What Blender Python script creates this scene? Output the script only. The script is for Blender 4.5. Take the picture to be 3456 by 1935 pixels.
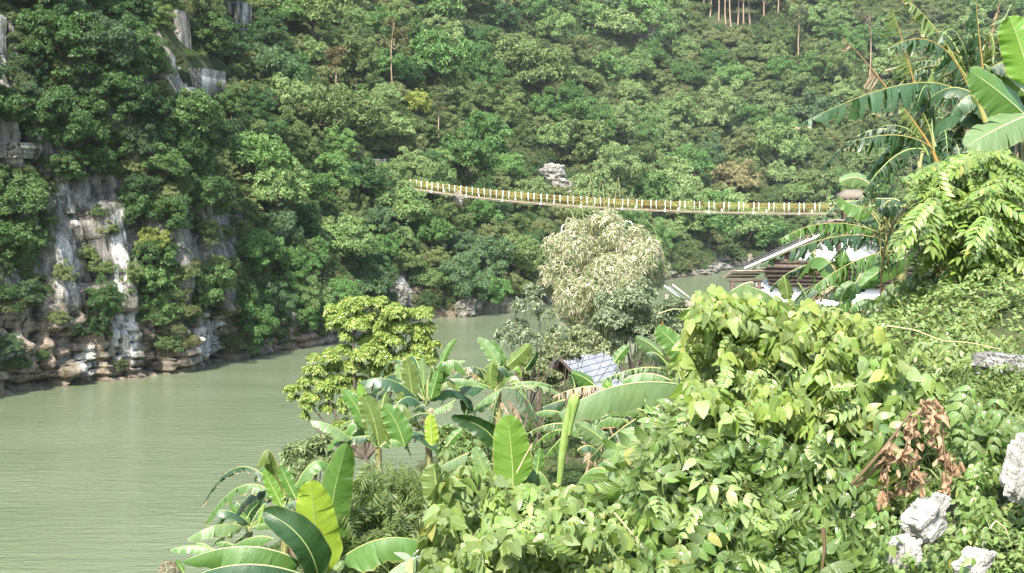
import bpy, math, random
import numpy as np
from mathutils import Vector, Matrix, noise as mnoise
from mathutils.bvhtree import BVHTree

for o in list(bpy.data.objects):
    bpy.data.objects.remove(o)
SC = bpy.context.scene
COL = SC.collection
R = math.radians

# ---------------------------------------------------------------- camera, sky, sun, exposure
CAM = np.array((0.0, 0.0, 15.0))
FPX, PITCH = 4172.0, math.atan(249.5 / 4172.0)      # focal length in photo pixels, downward pitch
cam_d = bpy.data.cameras.new('camera'); cam = bpy.data.objects.new('camera', cam_d); COL.objects.link(cam)
cam.location = CAM; cam.rotation_euler = (R(90) - PITCH, 0, 0)
cam_d.sensor_width = 36; cam_d.lens = 36 * FPX / 3456.0
cam_d.clip_start = 0.1; cam_d.clip_end = 3000
SC.camera = cam

SUN_DIR = Vector((-0.24, -0.72, 0.9)).normalized()  # towards the sun: high, behind the camera and to its left
W = bpy.data.worlds.new('World'); SC.world = W; W.use_nodes = True
wn = W.node_tree.nodes; wl = W.node_tree.links
sky = wn.new('ShaderNodeTexSky'); sky.sky_type = 'NISHITA'; sky.sun_disc = False
sky.sun_elevation = math.asin(SUN_DIR.z); sky.sun_rotation = math.atan2(SUN_DIR.x, SUN_DIR.y)
sky.air_density = 1.3; sky.dust_density = 2.0; sky.altitude = 200
wl.new(sky.outputs[0], wn['Background'].inputs[0]); wn['Background'].inputs[1].default_value = 0.15
sd = bpy.data.lights.new('sun', 'SUN'); sun = bpy.data.objects.new('sun', sd); COL.objects.link(sun)
sd.energy = 4.2; sd.angle = R(0.6); sd.color = (1.0, 0.955, 0.87)
sun.rotation_euler = SUN_DIR.to_track_quat('Z', 'Y').to_euler(); sun.location = (-60, -60, 120)
SC.view_settings.view_transform = 'Standard'; SC.view_settings.look = 'None'
SC.view_settings.exposure = 1.55; SC.view_settings.gamma = 1.0; SC.view_settings.use_curve_mapping = False
SC.render.engine = 'CYCLES'
SC.cycles.max_bounces = 6; SC.cycles.diffuse_bounces = 3; SC.cycles.glossy_bounces = 2
SC.cycles.transmission_bounces = 4; SC.cycles.transparent_max_bounces = 4; SC.cycles.volume_bounces = 0
SC.cycles.caustics_reflective = False; SC.cycles.caustics_refractive = False
SC.cycles.use_denoising = True; SC.cycles.denoising_prefilter = 'ACCURATE'; SC.cycles.denoising_input_passes = 'RGB_ALBEDO_NORMAL'

# ---------------------------------------------------------------- helpers
DS = 3456.0 / 2576.0
def ray(px, py):
    """direction of the sight line through a photo pixel, scaled to one metre of depth along y"""
    cx = (np.asarray(px, float) - 1728.0) / FPX; cy = (967.5 - np.asarray(py, float)) / FPX
    c, s = math.cos(PITCH), math.sin(PITCH)
    dy = c + cy * s; dz = -s + cy * c
    return np.stack([cx / dy, np.ones_like(cx), dz / dy], -1)
def P(px, py, D):
    return CAM + ray(px, py) * np.asarray(D, float)[..., None]
def Pd(x, y, D):
    return P(np.asarray(x, float) * DS, np.asarray(y, float) * DS, D)
def proj(p):
    p = np.asarray(p, float) - CAM
    c, s = math.cos(PITCH), math.sin(PITCH)
    f = p[..., 1] * c - p[..., 2] * s; u = p[..., 1] * s + p[..., 2] * c
    return 1728 + FPX * p[..., 0] / f, 967.5 - FPX * u / f, f
def crop(x0, y0, s):
    return lambda x, y: (x0 + x / s, y0 + y / s)
def nrm(v):
    v = np.asarray(v, float); return v / np.maximum(np.linalg.norm(v, axis=-1, keepdims=True), 1e-9)
def hexc(h):
    h = h.lstrip('#'); v = [int(h[i:i + 2], 16) / 255 for i in (0, 2, 4)]
    return tuple(x / 12.92 if x <= .04045 else ((x + .055) / 1.055) ** 2.4 for x in v)

def new_mesh(name, verts, faces, mats=(), uv=None, smooth=False, mat_idx=None, attr=None):
    """faces: list of tuples, or list of int arrays (n,k)"""
    me = bpy.data.meshes.new(name)
    verts = np.asarray(verts, np.float32)
    if isinstance(faces, np.ndarray): faces = [faces]
    if len(faces) and not isinstance(faces[0], np.ndarray):
        me.from_pydata(verts.tolist(), [], [tuple(int(i) for i in f) for f in faces])
    else:
        faces = [f for f in faces if len(f)]
        me.vertices.add(len(verts)); me.vertices.foreach_set('co', verts.ravel())
        loops = np.concatenate([f.ravel() for f in faces]).astype(np.int32)
        tot = np.concatenate([np.full(len(f), f.shape[1]) for f in faces]).astype(np.int32)
        start = np.concatenate([[0], np.cumsum(tot)[:-1]]).astype(np.int32)
        me.loops.add(len(loops)); me.loops.foreach_set('vertex_index', loops)
        me.polygons.add(len(tot)); me.polygons.foreach_set('loop_start', start); me.polygons.foreach_set('loop_total', tot)
        me.update(calc_edges=True)
    for m in mats: me.materials.append(m)
    if mat_idx is not None: me.polygons.foreach_set('material_index', np.asarray(mat_idx, np.int32))
    if uv is not None:
        l = me.uv_layers.new(name='UVMap'); vi = np.empty(len(me.loops), np.int32); me.loops.foreach_get('vertex_index', vi)
        l.data.foreach_set('uv', np.asarray(uv, np.float32)[vi].ravel())
    if attr:
        for k, v in attr.items():
            a = me.attributes.new(k, 'FLOAT', 'POINT'); a.data.foreach_set('value', np.asarray(v, np.float32))
    if smooth: me.polygons.foreach_set('use_smooth', np.ones(len(me.polygons), bool))
    me.update()
    return me

class MB:
    """collects shapes and links them as one mesh object"""
    def __init__(s): s.v, s.f, s.uv, s.n = [], [], [], 0
    def add(s, v, f, uv=None):
        v = np.asarray(v, float); s.v.append(v)
        for q in (f if isinstance(f, list) and len(f) and isinstance(f[0], np.ndarray) else [np.asarray(f)]):
            s.f.append(np.asarray(q, int) + s.n)
        s.uv.append(np.zeros((len(v), 2)) if uv is None else np.asarray(uv, float)); s.n += len(v)
    def box(s, c, size, rx=None):
        h = np.asarray(size, float) / 2
        v = np.array([(x, y, z) for x in (-1, 1) for y in (-1, 1) for z in (-1, 1)], float) * h
        if rx is not None: v = v @ np.asarray(rx).T
        s.add(v + np.asarray(c, float), np.array([(0, 1, 3, 2), (4, 6, 7, 5), (0, 4, 5, 1), (2, 3, 7, 6), (0, 2, 6, 4), (1, 5, 7, 3)]))
    def tube(s, pts, rad, sides=6):
        pts = np.asarray(pts, float); n = len(pts); rad = np.broadcast_to(np.asarray(rad, float), (n,))
        t = nrm(np.gradient(pts, axis=0)); a = np.array((0, 0, 1.0))
        if abs(t[0][2]) > .9: a = np.array((1.0, 0, 0))
        x = nrm(np.cross(t, a)); y = np.cross(t, x)
        ang = np.linspace(0, 2 * np.pi, sides, endpoint=False)
        v = (pts[:, None] + rad[:, None, None] * (x[:, None] * np.cos(ang)[None, :, None] + y[:, None] * np.sin(ang)[None, :, None])).reshape(-1, 3)
        i = np.arange(n - 1)[:, None] * sides; j = np.arange(sides)[None]; k = (j + 1) % sides
        f = np.stack([i + j, i + k, i + sides + k, i + sides + j], -1).reshape(-1, 4)
        s.add(v, f, np.stack([np.tile(np.linspace(0, 1, sides), n), np.repeat(np.linspace(0, 1, n), sides)], -1))
        s.add(v[-sides:], np.arange(sides)[None])
    def mesh(s, name, mats, smooth=False, origin=None):
        v = np.concatenate(s.v)
        if origin is not None: v = v - np.asarray(origin)
        return new_mesh(name, v, s.f, mats, np.concatenate(s.uv), smooth)

def link(name, me, parent=None, loc=None, mat=None, color=None):
    o = bpy.data.objects.new(name, me); COL.objects.link(o)
    if parent is not None: o.parent = parent
    if loc is not None: o.location = loc
    if mat is not None: o.matrix_basis = mat
    if color is not None: o.color = (*color[:3], 1.0)
    return o
def tag(o, label=None, cat=None, group=None, kind=None):
    if label: o['label'] = label
    if cat: o['category'] = cat
    if group: o['group'] = group
    if kind: o['kind'] = kind
    return o
def thing(name, loc, label, cat, group=None):
    o = bpy.data.objects.new(name, None); COL.objects.link(o); o.location = loc; o.empty_display_size = .3
    return tag(o, label, cat, group)
def part(name, mb, mats, root, smooth=False, color=None, kind=None, label=None):
    """a part meshed in world coordinates under an unrotated root"""
    base = np.array(root.location) if root is not None else np.zeros(3)
    r = root
    while r is not None and r.parent is not None: r = r.parent; base = base + np.array(r.location)
    me = mb.mesh(name, mats, smooth, base)
    o = link(name, me, root, color=color)
    if kind: o['kind'] = kind
    if label: o['label'] = label
    return o
def bez(p0, pm, p1, n):
    """quadratic through p0, pm (halfway), p1"""
    p0, pm, p1 = map(lambda a: np.asarray(a, float), (p0, pm, p1)); c = 2 * pm - (p0 + p1) / 2
    t = np.linspace(0, 1, n)[:, None]
    return (1 - t) ** 2 * p0 + 2 * t * (1 - t) * c + t * t * p1
def fbm(x, y, z, oct=4):
    return mnoise.fractal((x, y, z), 1.0, 2.0, oct)

# ---------------------------------------------------------------- materials
class NT:
    def __init__(s, name):
        s.m = bpy.data.materials.new(name); s.m.use_nodes = True; s.t = s.m.node_tree; s.n = s.t.nodes; s.n.clear()
        s.out = s.n.new('ShaderNodeOutputMaterial')
    def node(s, typ, **kw):
        n = s.n.new('ShaderNode' + typ)
        for k, v in kw.items(): setattr(n, k, v)
        return n
    def set(s, sock, v):
        if hasattr(v, 'bl_idname') and hasattr(v, 'outputs'): v = v.outputs[0]
        if isinstance(v, bpy.types.NodeSocket): s.t.links.new(v, sock)
        elif isinstance(v, (tuple, list)) and len(v) == 3 and len(sock.default_value) == 4: sock.default_value = (*v, 1)
        else: sock.default_value = v
    def math(s, op, a, b=0.0, c=0.0, clamp=False):
        n = s.node('Math', operation=op, use_clamp=clamp); s.set(n.inputs[0], a); s.set(n.inputs[1], b); s.set(n.inputs[2], c); return n.outputs[0]
    def mix(s, f, a, b, mode='MIX'):
        n = s.node('Mix', data_type='RGBA', blend_type=mode); s.set(n.inputs[0], f); s.set(n.inputs[6], a); s.set(n.inputs[7], b); return n.outputs[2]
    def ramp(s, f, stops, interp='LINEAR'):
        n = s.node('ValToRGB'); r = n.color_ramp; r.interpolation = interp
        while len(r.elements) < len(stops): r.elements.new(0.5)
        for e, (p, c) in zip(r.elements, stops):
            e.position = p; e.color = (*c, 1) if len(c) == 3 else c
        s.set(n.inputs[0], f); return n.outputs[0]
    def maprange(s, v, a, b, c=0.0, d=1.0):
        n = s.node('MapRange'); s.set(n.inputs[0], v)
        for i, x in enumerate((a, b, c, d)): s.set(n.inputs[i + 1], x)
        return n.outputs[0]
    def noise(s, vec, scale, detail=3, rough=.55, dist=0.0):
        n = s.node('TexNoise'); s.set(n.inputs['Vector'], vec); s.set(n.inputs['Scale'], scale); s.set(n.inputs['Detail'], detail)
        s.set(n.inputs['Roughness'], rough); s.set(n.inputs['Distortion'], dist); return n.outputs[0]
    def obj(s): return s.node('TexCoord').outputs['Object']
    def pos(s): return s.node('NewGeometry').outputs['Position']
    def scale(s, vec, sc):
        n = s.node('Mapping'); s.set(n.inputs[0], vec); n.inputs['Scale'].default_value = sc; return n.outputs[0]
    def bump(s, h, strength=.4, dist=.1):
        n = s.node('Bump'); s.set(n.inputs['Height'], h); n.inputs['Strength'].default_value = strength; n.inputs['Distance'].default_value = dist; return n.outputs[0]
    def bsdf(s, col, rough=.6, spec=.3, normal=None, transl=0.0, tcol=None):
        b = s.node('BsdfPrincipled'); s.set(b.inputs['Base Color'], col); s.set(b.inputs['Roughness'], rough)
        s.set(b.inputs['Specular IOR Level'], spec)
        if normal is not None: s.set(b.inputs['Normal'], normal)
        o = b.outputs[0]
        if transl:
            t = s.node('BsdfTranslucent'); s.set(t.inputs[0], tcol if tcol is not None else col)
            if normal is not None: s.set(t.inputs['Normal'], normal)
            m = s.node('MixShader'); m.inputs[0].default_value = transl
            s.t.links.new(o, m.inputs[1]); s.t.links.new(t.outputs[0], m.inputs[2]); o = m.outputs[0]
        s.t.links.new(o, s.out.inputs[0]); return s.m

def leaf_material(name, color=None, var=.35, transl=.3, rough=.5, spec=.35, ramp=None, young=None, tint=(1.12, 1.2, .62)):
    """leaves coloured by the object's own colour (or a fixed one), every leaf a little different"""
    t = NT(name); g = t.node('NewGeometry'); oi = t.node('ObjectInfo')
    if ramp: base = t.ramp(oi.outputs['Random'], ramp)
    elif color: base = t.mix(0.0, color, color)
    else: base = oi.outputs['Color']
    isl = g.outputs['Random Per Island']
    v = t.maprange(isl, 0, 1, 1 - var, 1 + var)
    hs = t.node('HueSaturation'); t.set(hs.inputs['Color'], base); t.set(hs.inputs['Value'], v)
    t.set(hs.inputs['Hue'], t.maprange(t.math('FRACT', t.math('MULTIPLY', isl, 7.31)), 0, 1, .482, .51))
    c = hs.outputs[0]
    if young:   # a share of the leaves are young and yellower, some dry
        c = t.mix(t.math('GREATER_THAN', t.math('FRACT', t.math('MULTIPLY', isl, 13.7)), young[0]), c, young[1])
    tc = t.mix(1.0, c, tint, 'MULTIPLY')
    return t.bsdf(c, rough, spec, None, transl, tc)
# ================================================================ SETTING
rng = np.random.default_rng(7)
random.seed(7)

# ---- far bank: shoreline in plan, with the inland direction and the slope profile along it
def at_water(x, y):
    r = ray(x * DS, y * DS); return CAM + r * (-15.0 / r[2])
SHORE_D = [(-330, 1100), (-140, 1042), (0, 1008), (130, 985), (300, 962), (430, 948), (550, 932), (640, 907), (720, 888), (860, 866), (1000, 822),
           (1090, 801), (1180, 797), (1270, 786), (1400, 768), (1520, 738), (1680, 702), (1770, 694), (1870, 668), (2080, 660), (2350, 657), (2700, 655), (3300, 655), (3900, 655)]
shp = np.array([at_water(*q)[:2] for q in SHORE_D])
shs = np.concatenate([[0], np.cumsum(np.linalg.norm(np.diff(shp, axis=0), axis=1))])
shpx = np.array([q[0] for q in SHORE_D], float)
s_at = lambda px: np.interp(px, shpx, shs)
SV = np.concatenate([np.arange(0, s_at(700), .3), np.arange(s_at(700), s_at(1450), .7), np.arange(s_at(1450), shs[-1], 2.2)])
SX = np.interp(SV, shs, shp[:, 0]); SY = np.interp(SV, shs, shp[:, 1]); SPX = np.interp(SV, shs, shpx)
k = 11; ker = np.ones(k) / k
pad = lambda a: np.pad(a, k // 2, mode='edge')
SX = np.convolve(pad(SX), ker, 'valid'); SY = np.convolve(pad(SY), ker, 'valid')
ang = np.interp(SPX, [-300, 0, 500, 900, 1400, 1900, 2500, 3000, 3900], [152, 150, 148, 138, 130, 112, 98, 92, 84])
NX, NY = np.cos(np.radians(ang)), np.sin(np.radians(ang))
PROF = {
    -330: [(0, -2), (.2, .1), (.9, 2.2), (1.5, 8), (2.8, 16), (4.6, 24), (7.5, 33), (13, 42), (40, 66), (100, 108), (220, 170)],
    600: [(0, -2), (.2, .1), (1.0, 2.5), (2.0, 8), (4.0, 15), (7, 23), (11, 31), (18, 40), (46, 66), (105, 108), (220, 170)],
    860: [(0, -2), (.3, .1), (1.5, 3), (3.0, 7), (8, 13), (15, 22), (25, 34), (40, 48), (70, 76), (120, 115), (230, 170)],
    1200: [(0, -2), (.4, .1), (2, 2.6), (4, 5), (12, 11), (24, 20), (38, 31), (58, 47), (92, 76), (145, 118), (240, 175)],
    1700: [(0, -2), (1, .2), (4, 1.6), (7, 3.4), (18, 10), (36, 21), (60, 37), (90, 58), (125, 86), (175, 136), (270, 230)],
    3900: [(0, -2), (1, .2), (4, 1.6), (7, 3.4), (18, 10), (36, 21), (60, 37), (90, 58), (125, 86), (175, 136), (270, 230)],
}
TV = np.concatenate([np.linspace(0, 7, 150), np.linspace(7.08, 10, 45)])
pk = sorted(PROF)
def prof(px):
    d = np.zeros((len(px), len(TV))); z = np.zeros_like(d)
    for i, p in enumerate(px):
        j = min(max(np.searchsorted(pk, p) - 1, 0), len(pk) - 2); w = min(max((p - pk[j]) / (pk[j + 1] - pk[j]), 0), 1)
        q = (1 - w) * np.array(PROF[pk[j]]) + w * np.array(PROF[pk[j + 1]])
        d[i] = np.interp(TV, np.arange(11), q[:, 0]); z[i] = np.interp(TV, np.arange(11), q[:, 1])
    return d, z
dd, zz = prof(SPX)
H0 = np.stack([SX[:, None] + NX[:, None] * dd, SY[:, None] + NY[:, None] * dd, zz], -1)
cl_top = np.interp(SPX, [-330, 600, 720, 860, 1000, 1200, 1500, 1700, 3900], [46, 44, 30, 14, 8, 6, 4, 3, 2.5])
disp = np.zeros(dd.shape); dz = np.zeros(dd.shape)
for i in range(len(SV)):
    s = SV[i]; steep = min(1.0, max(.3, (cl_top[i] - 2) / 25)); tall = cl_top[i] > 12
    for j in range(len(TV)):
        z = zz[i, j]; lo = z < cl_top[i] + 3
        if lo:
            w1 = mnoise.noise((s * .16, z * .05, 3.1)); w2 = mnoise.noise((s * .7, z * .3, 8.2))
            a = s / 3.0 + w1 * .9; b = z / 12.0 + w1 * .4 + .37 * math.floor(a)
            blk = mnoise.cell((a, b, 1.5)) - .5
            a2 = s / .95 + w2 * .5 + w1; b2 = z / 4.2 + w2 * .25 + .37 * math.floor(a2)
            blk2 = mnoise.cell((a2, b2, 4.5)) - .5
            crack = -max(0.0, .10 - abs(a - round(a))) * 9 - max(0.0, .12 - abs(a2 - round(a2))) * 3.0 - max(0.0, .06 - abs(b2 - round(b2))) * 2.0
            f = mnoise.fractal((s * .6, z * .35, 2.2), .9, 2.1, 4)
            u = 2.3 * blk + .6 * blk2 + crack + .35 * f
            if z < 8:      # bedded rock along the water, undercut at the waterline
                wl_ = min(1.0, (8 - z) / 4); q3 = z / .85 + w1 * 1.2 + w2 * .5
                u = u * (1 - .45 * wl_) + wl_ * (.75 * (mnoise.cell((math.floor(q3), s / 3.2 + w2, 7.7)) - .5) - max(0.0, .14 - abs(q3 - round(q3))) * 3.2 + .55 * (mnoise.cell((s / 1.7 + w2, math.floor(q3 / 2), 2.7)) - .5))
            if z < 1.5: u -= 1.3 * math.exp(-((z - .5) / .55) ** 2) * (1 if SPX[i] < 640 else .4) * (.5 + mnoise.noise((s * .2, 0, 6)))
            disp[i, j] = u * steep * (1 if z > -1 else .3)
        else:
            p = H0[i, j]
            n1 = mnoise.fractal((p[0] * .035, p[1] * .035, 0), 1., 2., 4)
            dz[i, j] = n1 * min(5.0, (z - cl_top[i]) * .25)
H = H0.copy(); H[..., 0] -= NX[:, None] * disp; H[..., 1] -= NY[:, None] * disp; H[..., 2] += dz
ns, nt = dd.shape
idx = np.arange(ns * nt).reshape(ns, nt)
quads = np.stack([idx[:-1, :-1], idx[1:, :-1], idx[1:, 1:], idx[:-1, 1:]], -1).reshape(-1, 4)
HV = H.reshape(-1, 3)
BVH = BVHTree.FromPolygons(HV.tolist(), quads.tolist())
def hit(x, y):
    """where the sight line through a point of the picture meets the far bank"""
    d = Vector(ray(x * DS, y * DS)); r = BVH.ray_cast(Vector(CAM), d.normalized())
    return r[0], r[1]

# pale, freshly broken faces and orange stains of the limestone, where the cliff has them (a property of the stone)
vx, vy, _ = proj(HV); vx, vy = vx / DS, vy / DS
def ell(lst):
    m = np.zeros(len(HV))
    for (x, y, rx, ry, a) in lst:
        c, s = math.cos(a), math.sin(a); u = ((vx - x) * c + (vy - y) * s) / rx; v = (-(vx - x) * s + (vy - y) * c) / ry
        m = np.maximum(m, np.clip(1.5 - np.sqrt(u * u + v * v), 0, 1))
    return m
pale = ell([(497, 220, 46, 58, 0), (602, 62, 18, 52, 0), (447, 100, 16, 60, .1), (158, 480, 18, 40, -.3), (180, 520, 20, 50, -.4), (205, 525, 12, 30, 0), (303, 610, 20, 60, .15),
            (312, 690, 26, 60, 0), (318, 860, 40, 70, 0), (370, 670, 10, 25, 0), (170, 680, 28, 110, -.1), (530, 850, 40, 60, .2), (98, 340, 14, 40, 0), (50, 385, 50, 20, .1), (4, 130, 8, 80, 0),
            (220, 910, 30, 40, 0), (30, 880, 40, 40, 0), (1005, 735, 30, 35, 0), (955, 412, 22, 14, 0), (1010, 740, 30, 30, 0), (300, 550, 20, 20, 0), (1180, 760, 40, 20, 0)])
warm = ell([(525, 250, 30, 30, 0), (180, 760, 30, 40, 0), (250, 900, 300, 60, -.15), (600, 860, 200, 60, -.2), (80, 880, 100, 80, 0), (1000, 740, 60, 50, 0), (1300, 760, 300, 30, -.1), (1780, 680, 140, 22, -.15), (240, 790, 50, 20, 0)])
col_w = np.clip(1.3 - HV[:, 2] / 6.5, 0, 1)
warm = np.clip(warm + col_w * .8, 0, 1)

fz = HV[quads][:, :, 2].mean(1); ftop = np.repeat(cl_top[:-1], nt - 1)
# ledges inside the cliff stay rock; above the cliff top the ground is soil
is_cliff = fz < ftop
def sub(fm):
    q = quads[fm]; u, inv = np.unique(q, return_inverse=True); return u, inv.reshape(q.shape)

def limestone(name, pbias=0.0):
    t = NT(name)
    pos = t.pos()
    a_p = t.node('Attribute', attribute_name='pale').outputs['Fac']; a_w = t.node('Attribute', attribute_name='warm').outputs['Fac']
    st = t.noise(t.scale(pos, (1, 1, .16)), 1.7, 5, .62); st2 = t.noise(t.scale(pos, (1, 1, .08)), 5.5, 4, .6); big = t.noise(pos, .45, 4, .6); fine = t.noise(pos, 6, 5, .6)
    grey = t.ramp(t.math('ADD', t.math('MULTIPLY', st, .6), t.math('MULTIPLY', big, .4)), [(.36, (.07, .066, .058)), (.48, (.15, .14, .122)), (.58, (.25, .235, .205)), (.7, (.38, .36, .32))])
    white = t.ramp(st2, [(.28, (.13, .125, .115)), (.42, (.37, .35, .32)), (.6, (.55, .53, .49)), (.8, (.66, .63, .58))])
    tan = t.ramp(t.noise(pos, 1.3, 5, .65), [(.3, (.085, .066, .048)), (.48, (.21, .16, .115)), (.62, (.35, .275, .2)), (.8, (.48, .42, .34))])
    c = t.mix(t.math('MULTIPLY', a_w, t.maprange(big, .35, .6, .3, 1.0)), grey, tan)
    streak = t.noise(t.scale(pos, (1, 1, .1)), .9, 4, .6)
    pm = t.maprange(t.math('ADD', t.math('ADD', a_p, pbias), t.math('MULTIPLY', t.math('SUBTRACT', t.math('ADD', t.math('MULTIPLY', streak, .7), t.math('MULTIPLY', big, .3)), .5), 3.4)), .42, .8)
    c = t.mix(pm, c, white)
    c = t.mix(t.math('MULTIPLY', t.maprange(t.noise(pos, .9, 4, .6), .52, .66), .75), c, (.05, .058, .026))   # moss and creeping green
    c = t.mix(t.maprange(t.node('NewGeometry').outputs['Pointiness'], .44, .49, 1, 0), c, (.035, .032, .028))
    sx = t.node('SeparateXYZ'); t.set(sx.inputs[0], pos)
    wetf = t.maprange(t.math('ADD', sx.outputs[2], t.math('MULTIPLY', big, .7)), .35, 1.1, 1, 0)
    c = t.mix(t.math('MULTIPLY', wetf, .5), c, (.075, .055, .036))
    return t.bsdf(c, .85, .2, t.bump(t.math('ADD', t.math('MULTIPLY', st2, .6), fine), .9, .25))


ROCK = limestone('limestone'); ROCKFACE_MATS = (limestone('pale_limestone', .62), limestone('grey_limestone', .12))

t = NT('forest_floor'); pos = t.pos()
c = t.ramp(t.noise(pos, .35, 5, .65), [(.3, (.022, .03, .014)), (.5, (.045, .062, .024)), (.62, (.07, .075, .034)), (.75, (.12, .10, .06))])
SOIL = t.bsdf(c, .9, .1, t.bump(t.noise(pos, 2.5, 5, .7), 1, .6))

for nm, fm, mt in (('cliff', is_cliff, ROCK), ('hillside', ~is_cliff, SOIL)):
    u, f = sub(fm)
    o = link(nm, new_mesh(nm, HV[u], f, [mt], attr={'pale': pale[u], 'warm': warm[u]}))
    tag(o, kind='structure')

# ---- river
t = NT('river_water'); pos = t.pos()
n1 = t.noise(t.scale(pos, (.55, 1.5, 1)), 1.1, 3, .6, .4); n2 = t.noise(t.scale(pos, (.5, 1.1, 1)), 3.8, 2, .5)
n3 = t.noise(t.scale(pos, (.05, .12, 1)), 1.0, 2, .5)
c = t.mix(t.maprange(n3, .35, .65), (.118, .142, .08), (.138, .162, .095))
n4 = t.noise(t.scale(pos, (.16, .9, 1)), 1.6, 3, .6, .6)
hgt = t.math('ADD', t.math('ADD', t.math('MULTIPLY', n1, .16), t.math('MULTIPLY', n2, .07)), t.math('MULTIPLY', n4, .16))
b = t.bsdf(c, .16, .4, t.bump(hgt, .4, 1.1))
WATER = b
v = [(-260, -40, 0), (420, -40, 0), (420, 520, 0), (-260, 520, 0)]
tag(link('river', new_mesh('river', v, [(0, 1, 2, 3)], [WATER])), kind='structure')

# ---- near bank: a thin-plate surface through surveyed heights
ctrl = [(-14, -8, 10), (0, -8, 13.4), (14, -8, 15.5), (-6, 0, 11.2), (0, 0, 13.25), (5, 0, 14.0), (14, 0, 17),
        (-4, 5, 11), (-1, 5.2, 12.35), (1, 5.2, 12.6), (2.3, 5.4, 13.3), (4, 5.4, 13.55), (8, 6, 15),
        (-5, 9, 9.2), (-2, 9, 10.2), (0, 8.5, 11.4), (1.5, 8, 12.6), (2.8, 8, 13.6), (4, 8.2, 13.95), (4.4, 11, 14.3), (3.4, 11, 14.1), (9, 11, 16), (1.6, 11, 12.6),
        (-6, 14, 6.8), (-2.5, 14, 8.4), (0, 14, 9.6), (3, 15, 11.9), (6, 16, 13.0), (12, 17, 15.5),
        (-9, 22, 4.4), (-4.5, 22, 6.4), (-1.5, 24, 7.0), (2, 21, 8.6), (6, 22, 11), (12, 24, 12.6), (22, 26, 14),
        (-12, 32, 1.2), (-6, 32, 4.4), (0, 32, 5.6), (5, 34, 6.5), (12, 34, 9), (22, 36, 11.5),
        (-15, 45, -1.2), (-11, 45, 1.0), (-4, 45, 3.2), (3, 46, 4.0), (9, 48, 5.0), (20, 50, 8), (36, 52, 11),
        (-12, 62, -1.2), (-7, 60, .6), (-1, 60, 2.2), (4, 62, 3.2), (12, 64, 5), (22, 66, 7.5), (40, 70, 10.5),
        (-8, 85, -1.5), (-1, 82, .6), (6, 80, 2.2), (14, 84, 3.2), (30, 88, 6), (55, 90, 11),
        (0, 115, -1.5), (7, 112, .4), (16, 115, 1.5), (32, 118, 5), (60, 120, 11), (12, 145, -1.5), (22, 142, .4), (34, 142, 4), (44, 143, 10), (70, 150, 12),
        (34, 190, -1.5), (44, 188, .3), (70, 190, 4), (100, 195, 8), (52, 235, -1.5), (62, 232, .3), (95, 235, 4), (78, 280, -1.5), (92, 275, .4), (130, 280, 5),
        (110, 320, -1.5), (130, 310, .4), (200, 330, 4), (200, 352, -1.5), (300, 352, 1), (300, 372, -1.5), (-30, 60, -4), (-14, 100, -4), (-30, 20, -1), (-18, 12, 3), (-25, -8, 5), (150, 120, 14), (150, 200, 10), (90, 60, 16)]
cp = np.array(ctrl, float); TA = cp[:, :2] / 40.0
def tps(r2): return .5 * r2 * np.log(r2 + 1e-12)
TN = len(cp); K = tps(((TA[:, None] - TA[None]) ** 2).sum(-1)) + np.eye(TN) * 2e-4
Q = np.hstack([np.ones((TN, 1)), TA]); M = np.block([[K, Q], [Q.T, np.zeros((3, 3))]])
wts = np.linalg.solve(M, np.concatenate([cp[:, 2], np.zeros(3)]))
def zn(x, y):
    q = np.stack([np.asarray(x, float).ravel(), np.asarray(y, float).ravel()], -1) / 40.0
    r = tps(((q[:, None] - TA[None]) ** 2).sum(-1)) @ wts[:TN] + wts[TN] + q @ wts[TN + 1:]
    return np.clip(r, -4, 45).reshape(np.shape(x))
gx = np.concatenate([np.linspace(-60, -13, 40), np.linspace(-12, 12, 110), np.linspace(13, 60, 60), np.linspace(62, 330, 60)])
gy = np.concatenate([np.linspace(-12, 26, 150), np.linspace(27, 90, 80), np.linspace(92, 390, 110)])
X, Y = np.meshgrid(gx, gy, indexing='ij'); Z = zn(X, Y)
for i in range(len(gx)):
    for j in range(len(gy)):
        Z[i, j] += .16 * mnoise.fractal((gx[i] * .6, gy[j] * .6, 1.7), 1, 2, 3)
def zg(x, y): return float(zn(np.array([x]), np.array([y]))[0])
t = NT('bank_earth'); pos = t.pos()
c = t.ramp(t.noise(pos, 1.4, 5, .65), [(.3, (.03, .036, .016)), (.5, (.06, .072, .03)), (.65, (.10, .088, .05)), (.78, (.16, .13, .09))])
EARTH = t.bsdf(c, .92, .1, t.bump(t.noise(pos, 9, 5, .7), .8, .08))
ii = np.arange(X.size).reshape(X.shape)
q = np.stack([ii[:-1, :-1], ii[1:, :-1], ii[1:, 1:], ii[:-1, 1:]], -1).reshape(-1, 4)
tag(link('ground', new_mesh('ground', np.stack([X, Y, Z], -1).reshape(-1, 3), q, [EARTH], smooth=True)), kind='structure')
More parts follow.
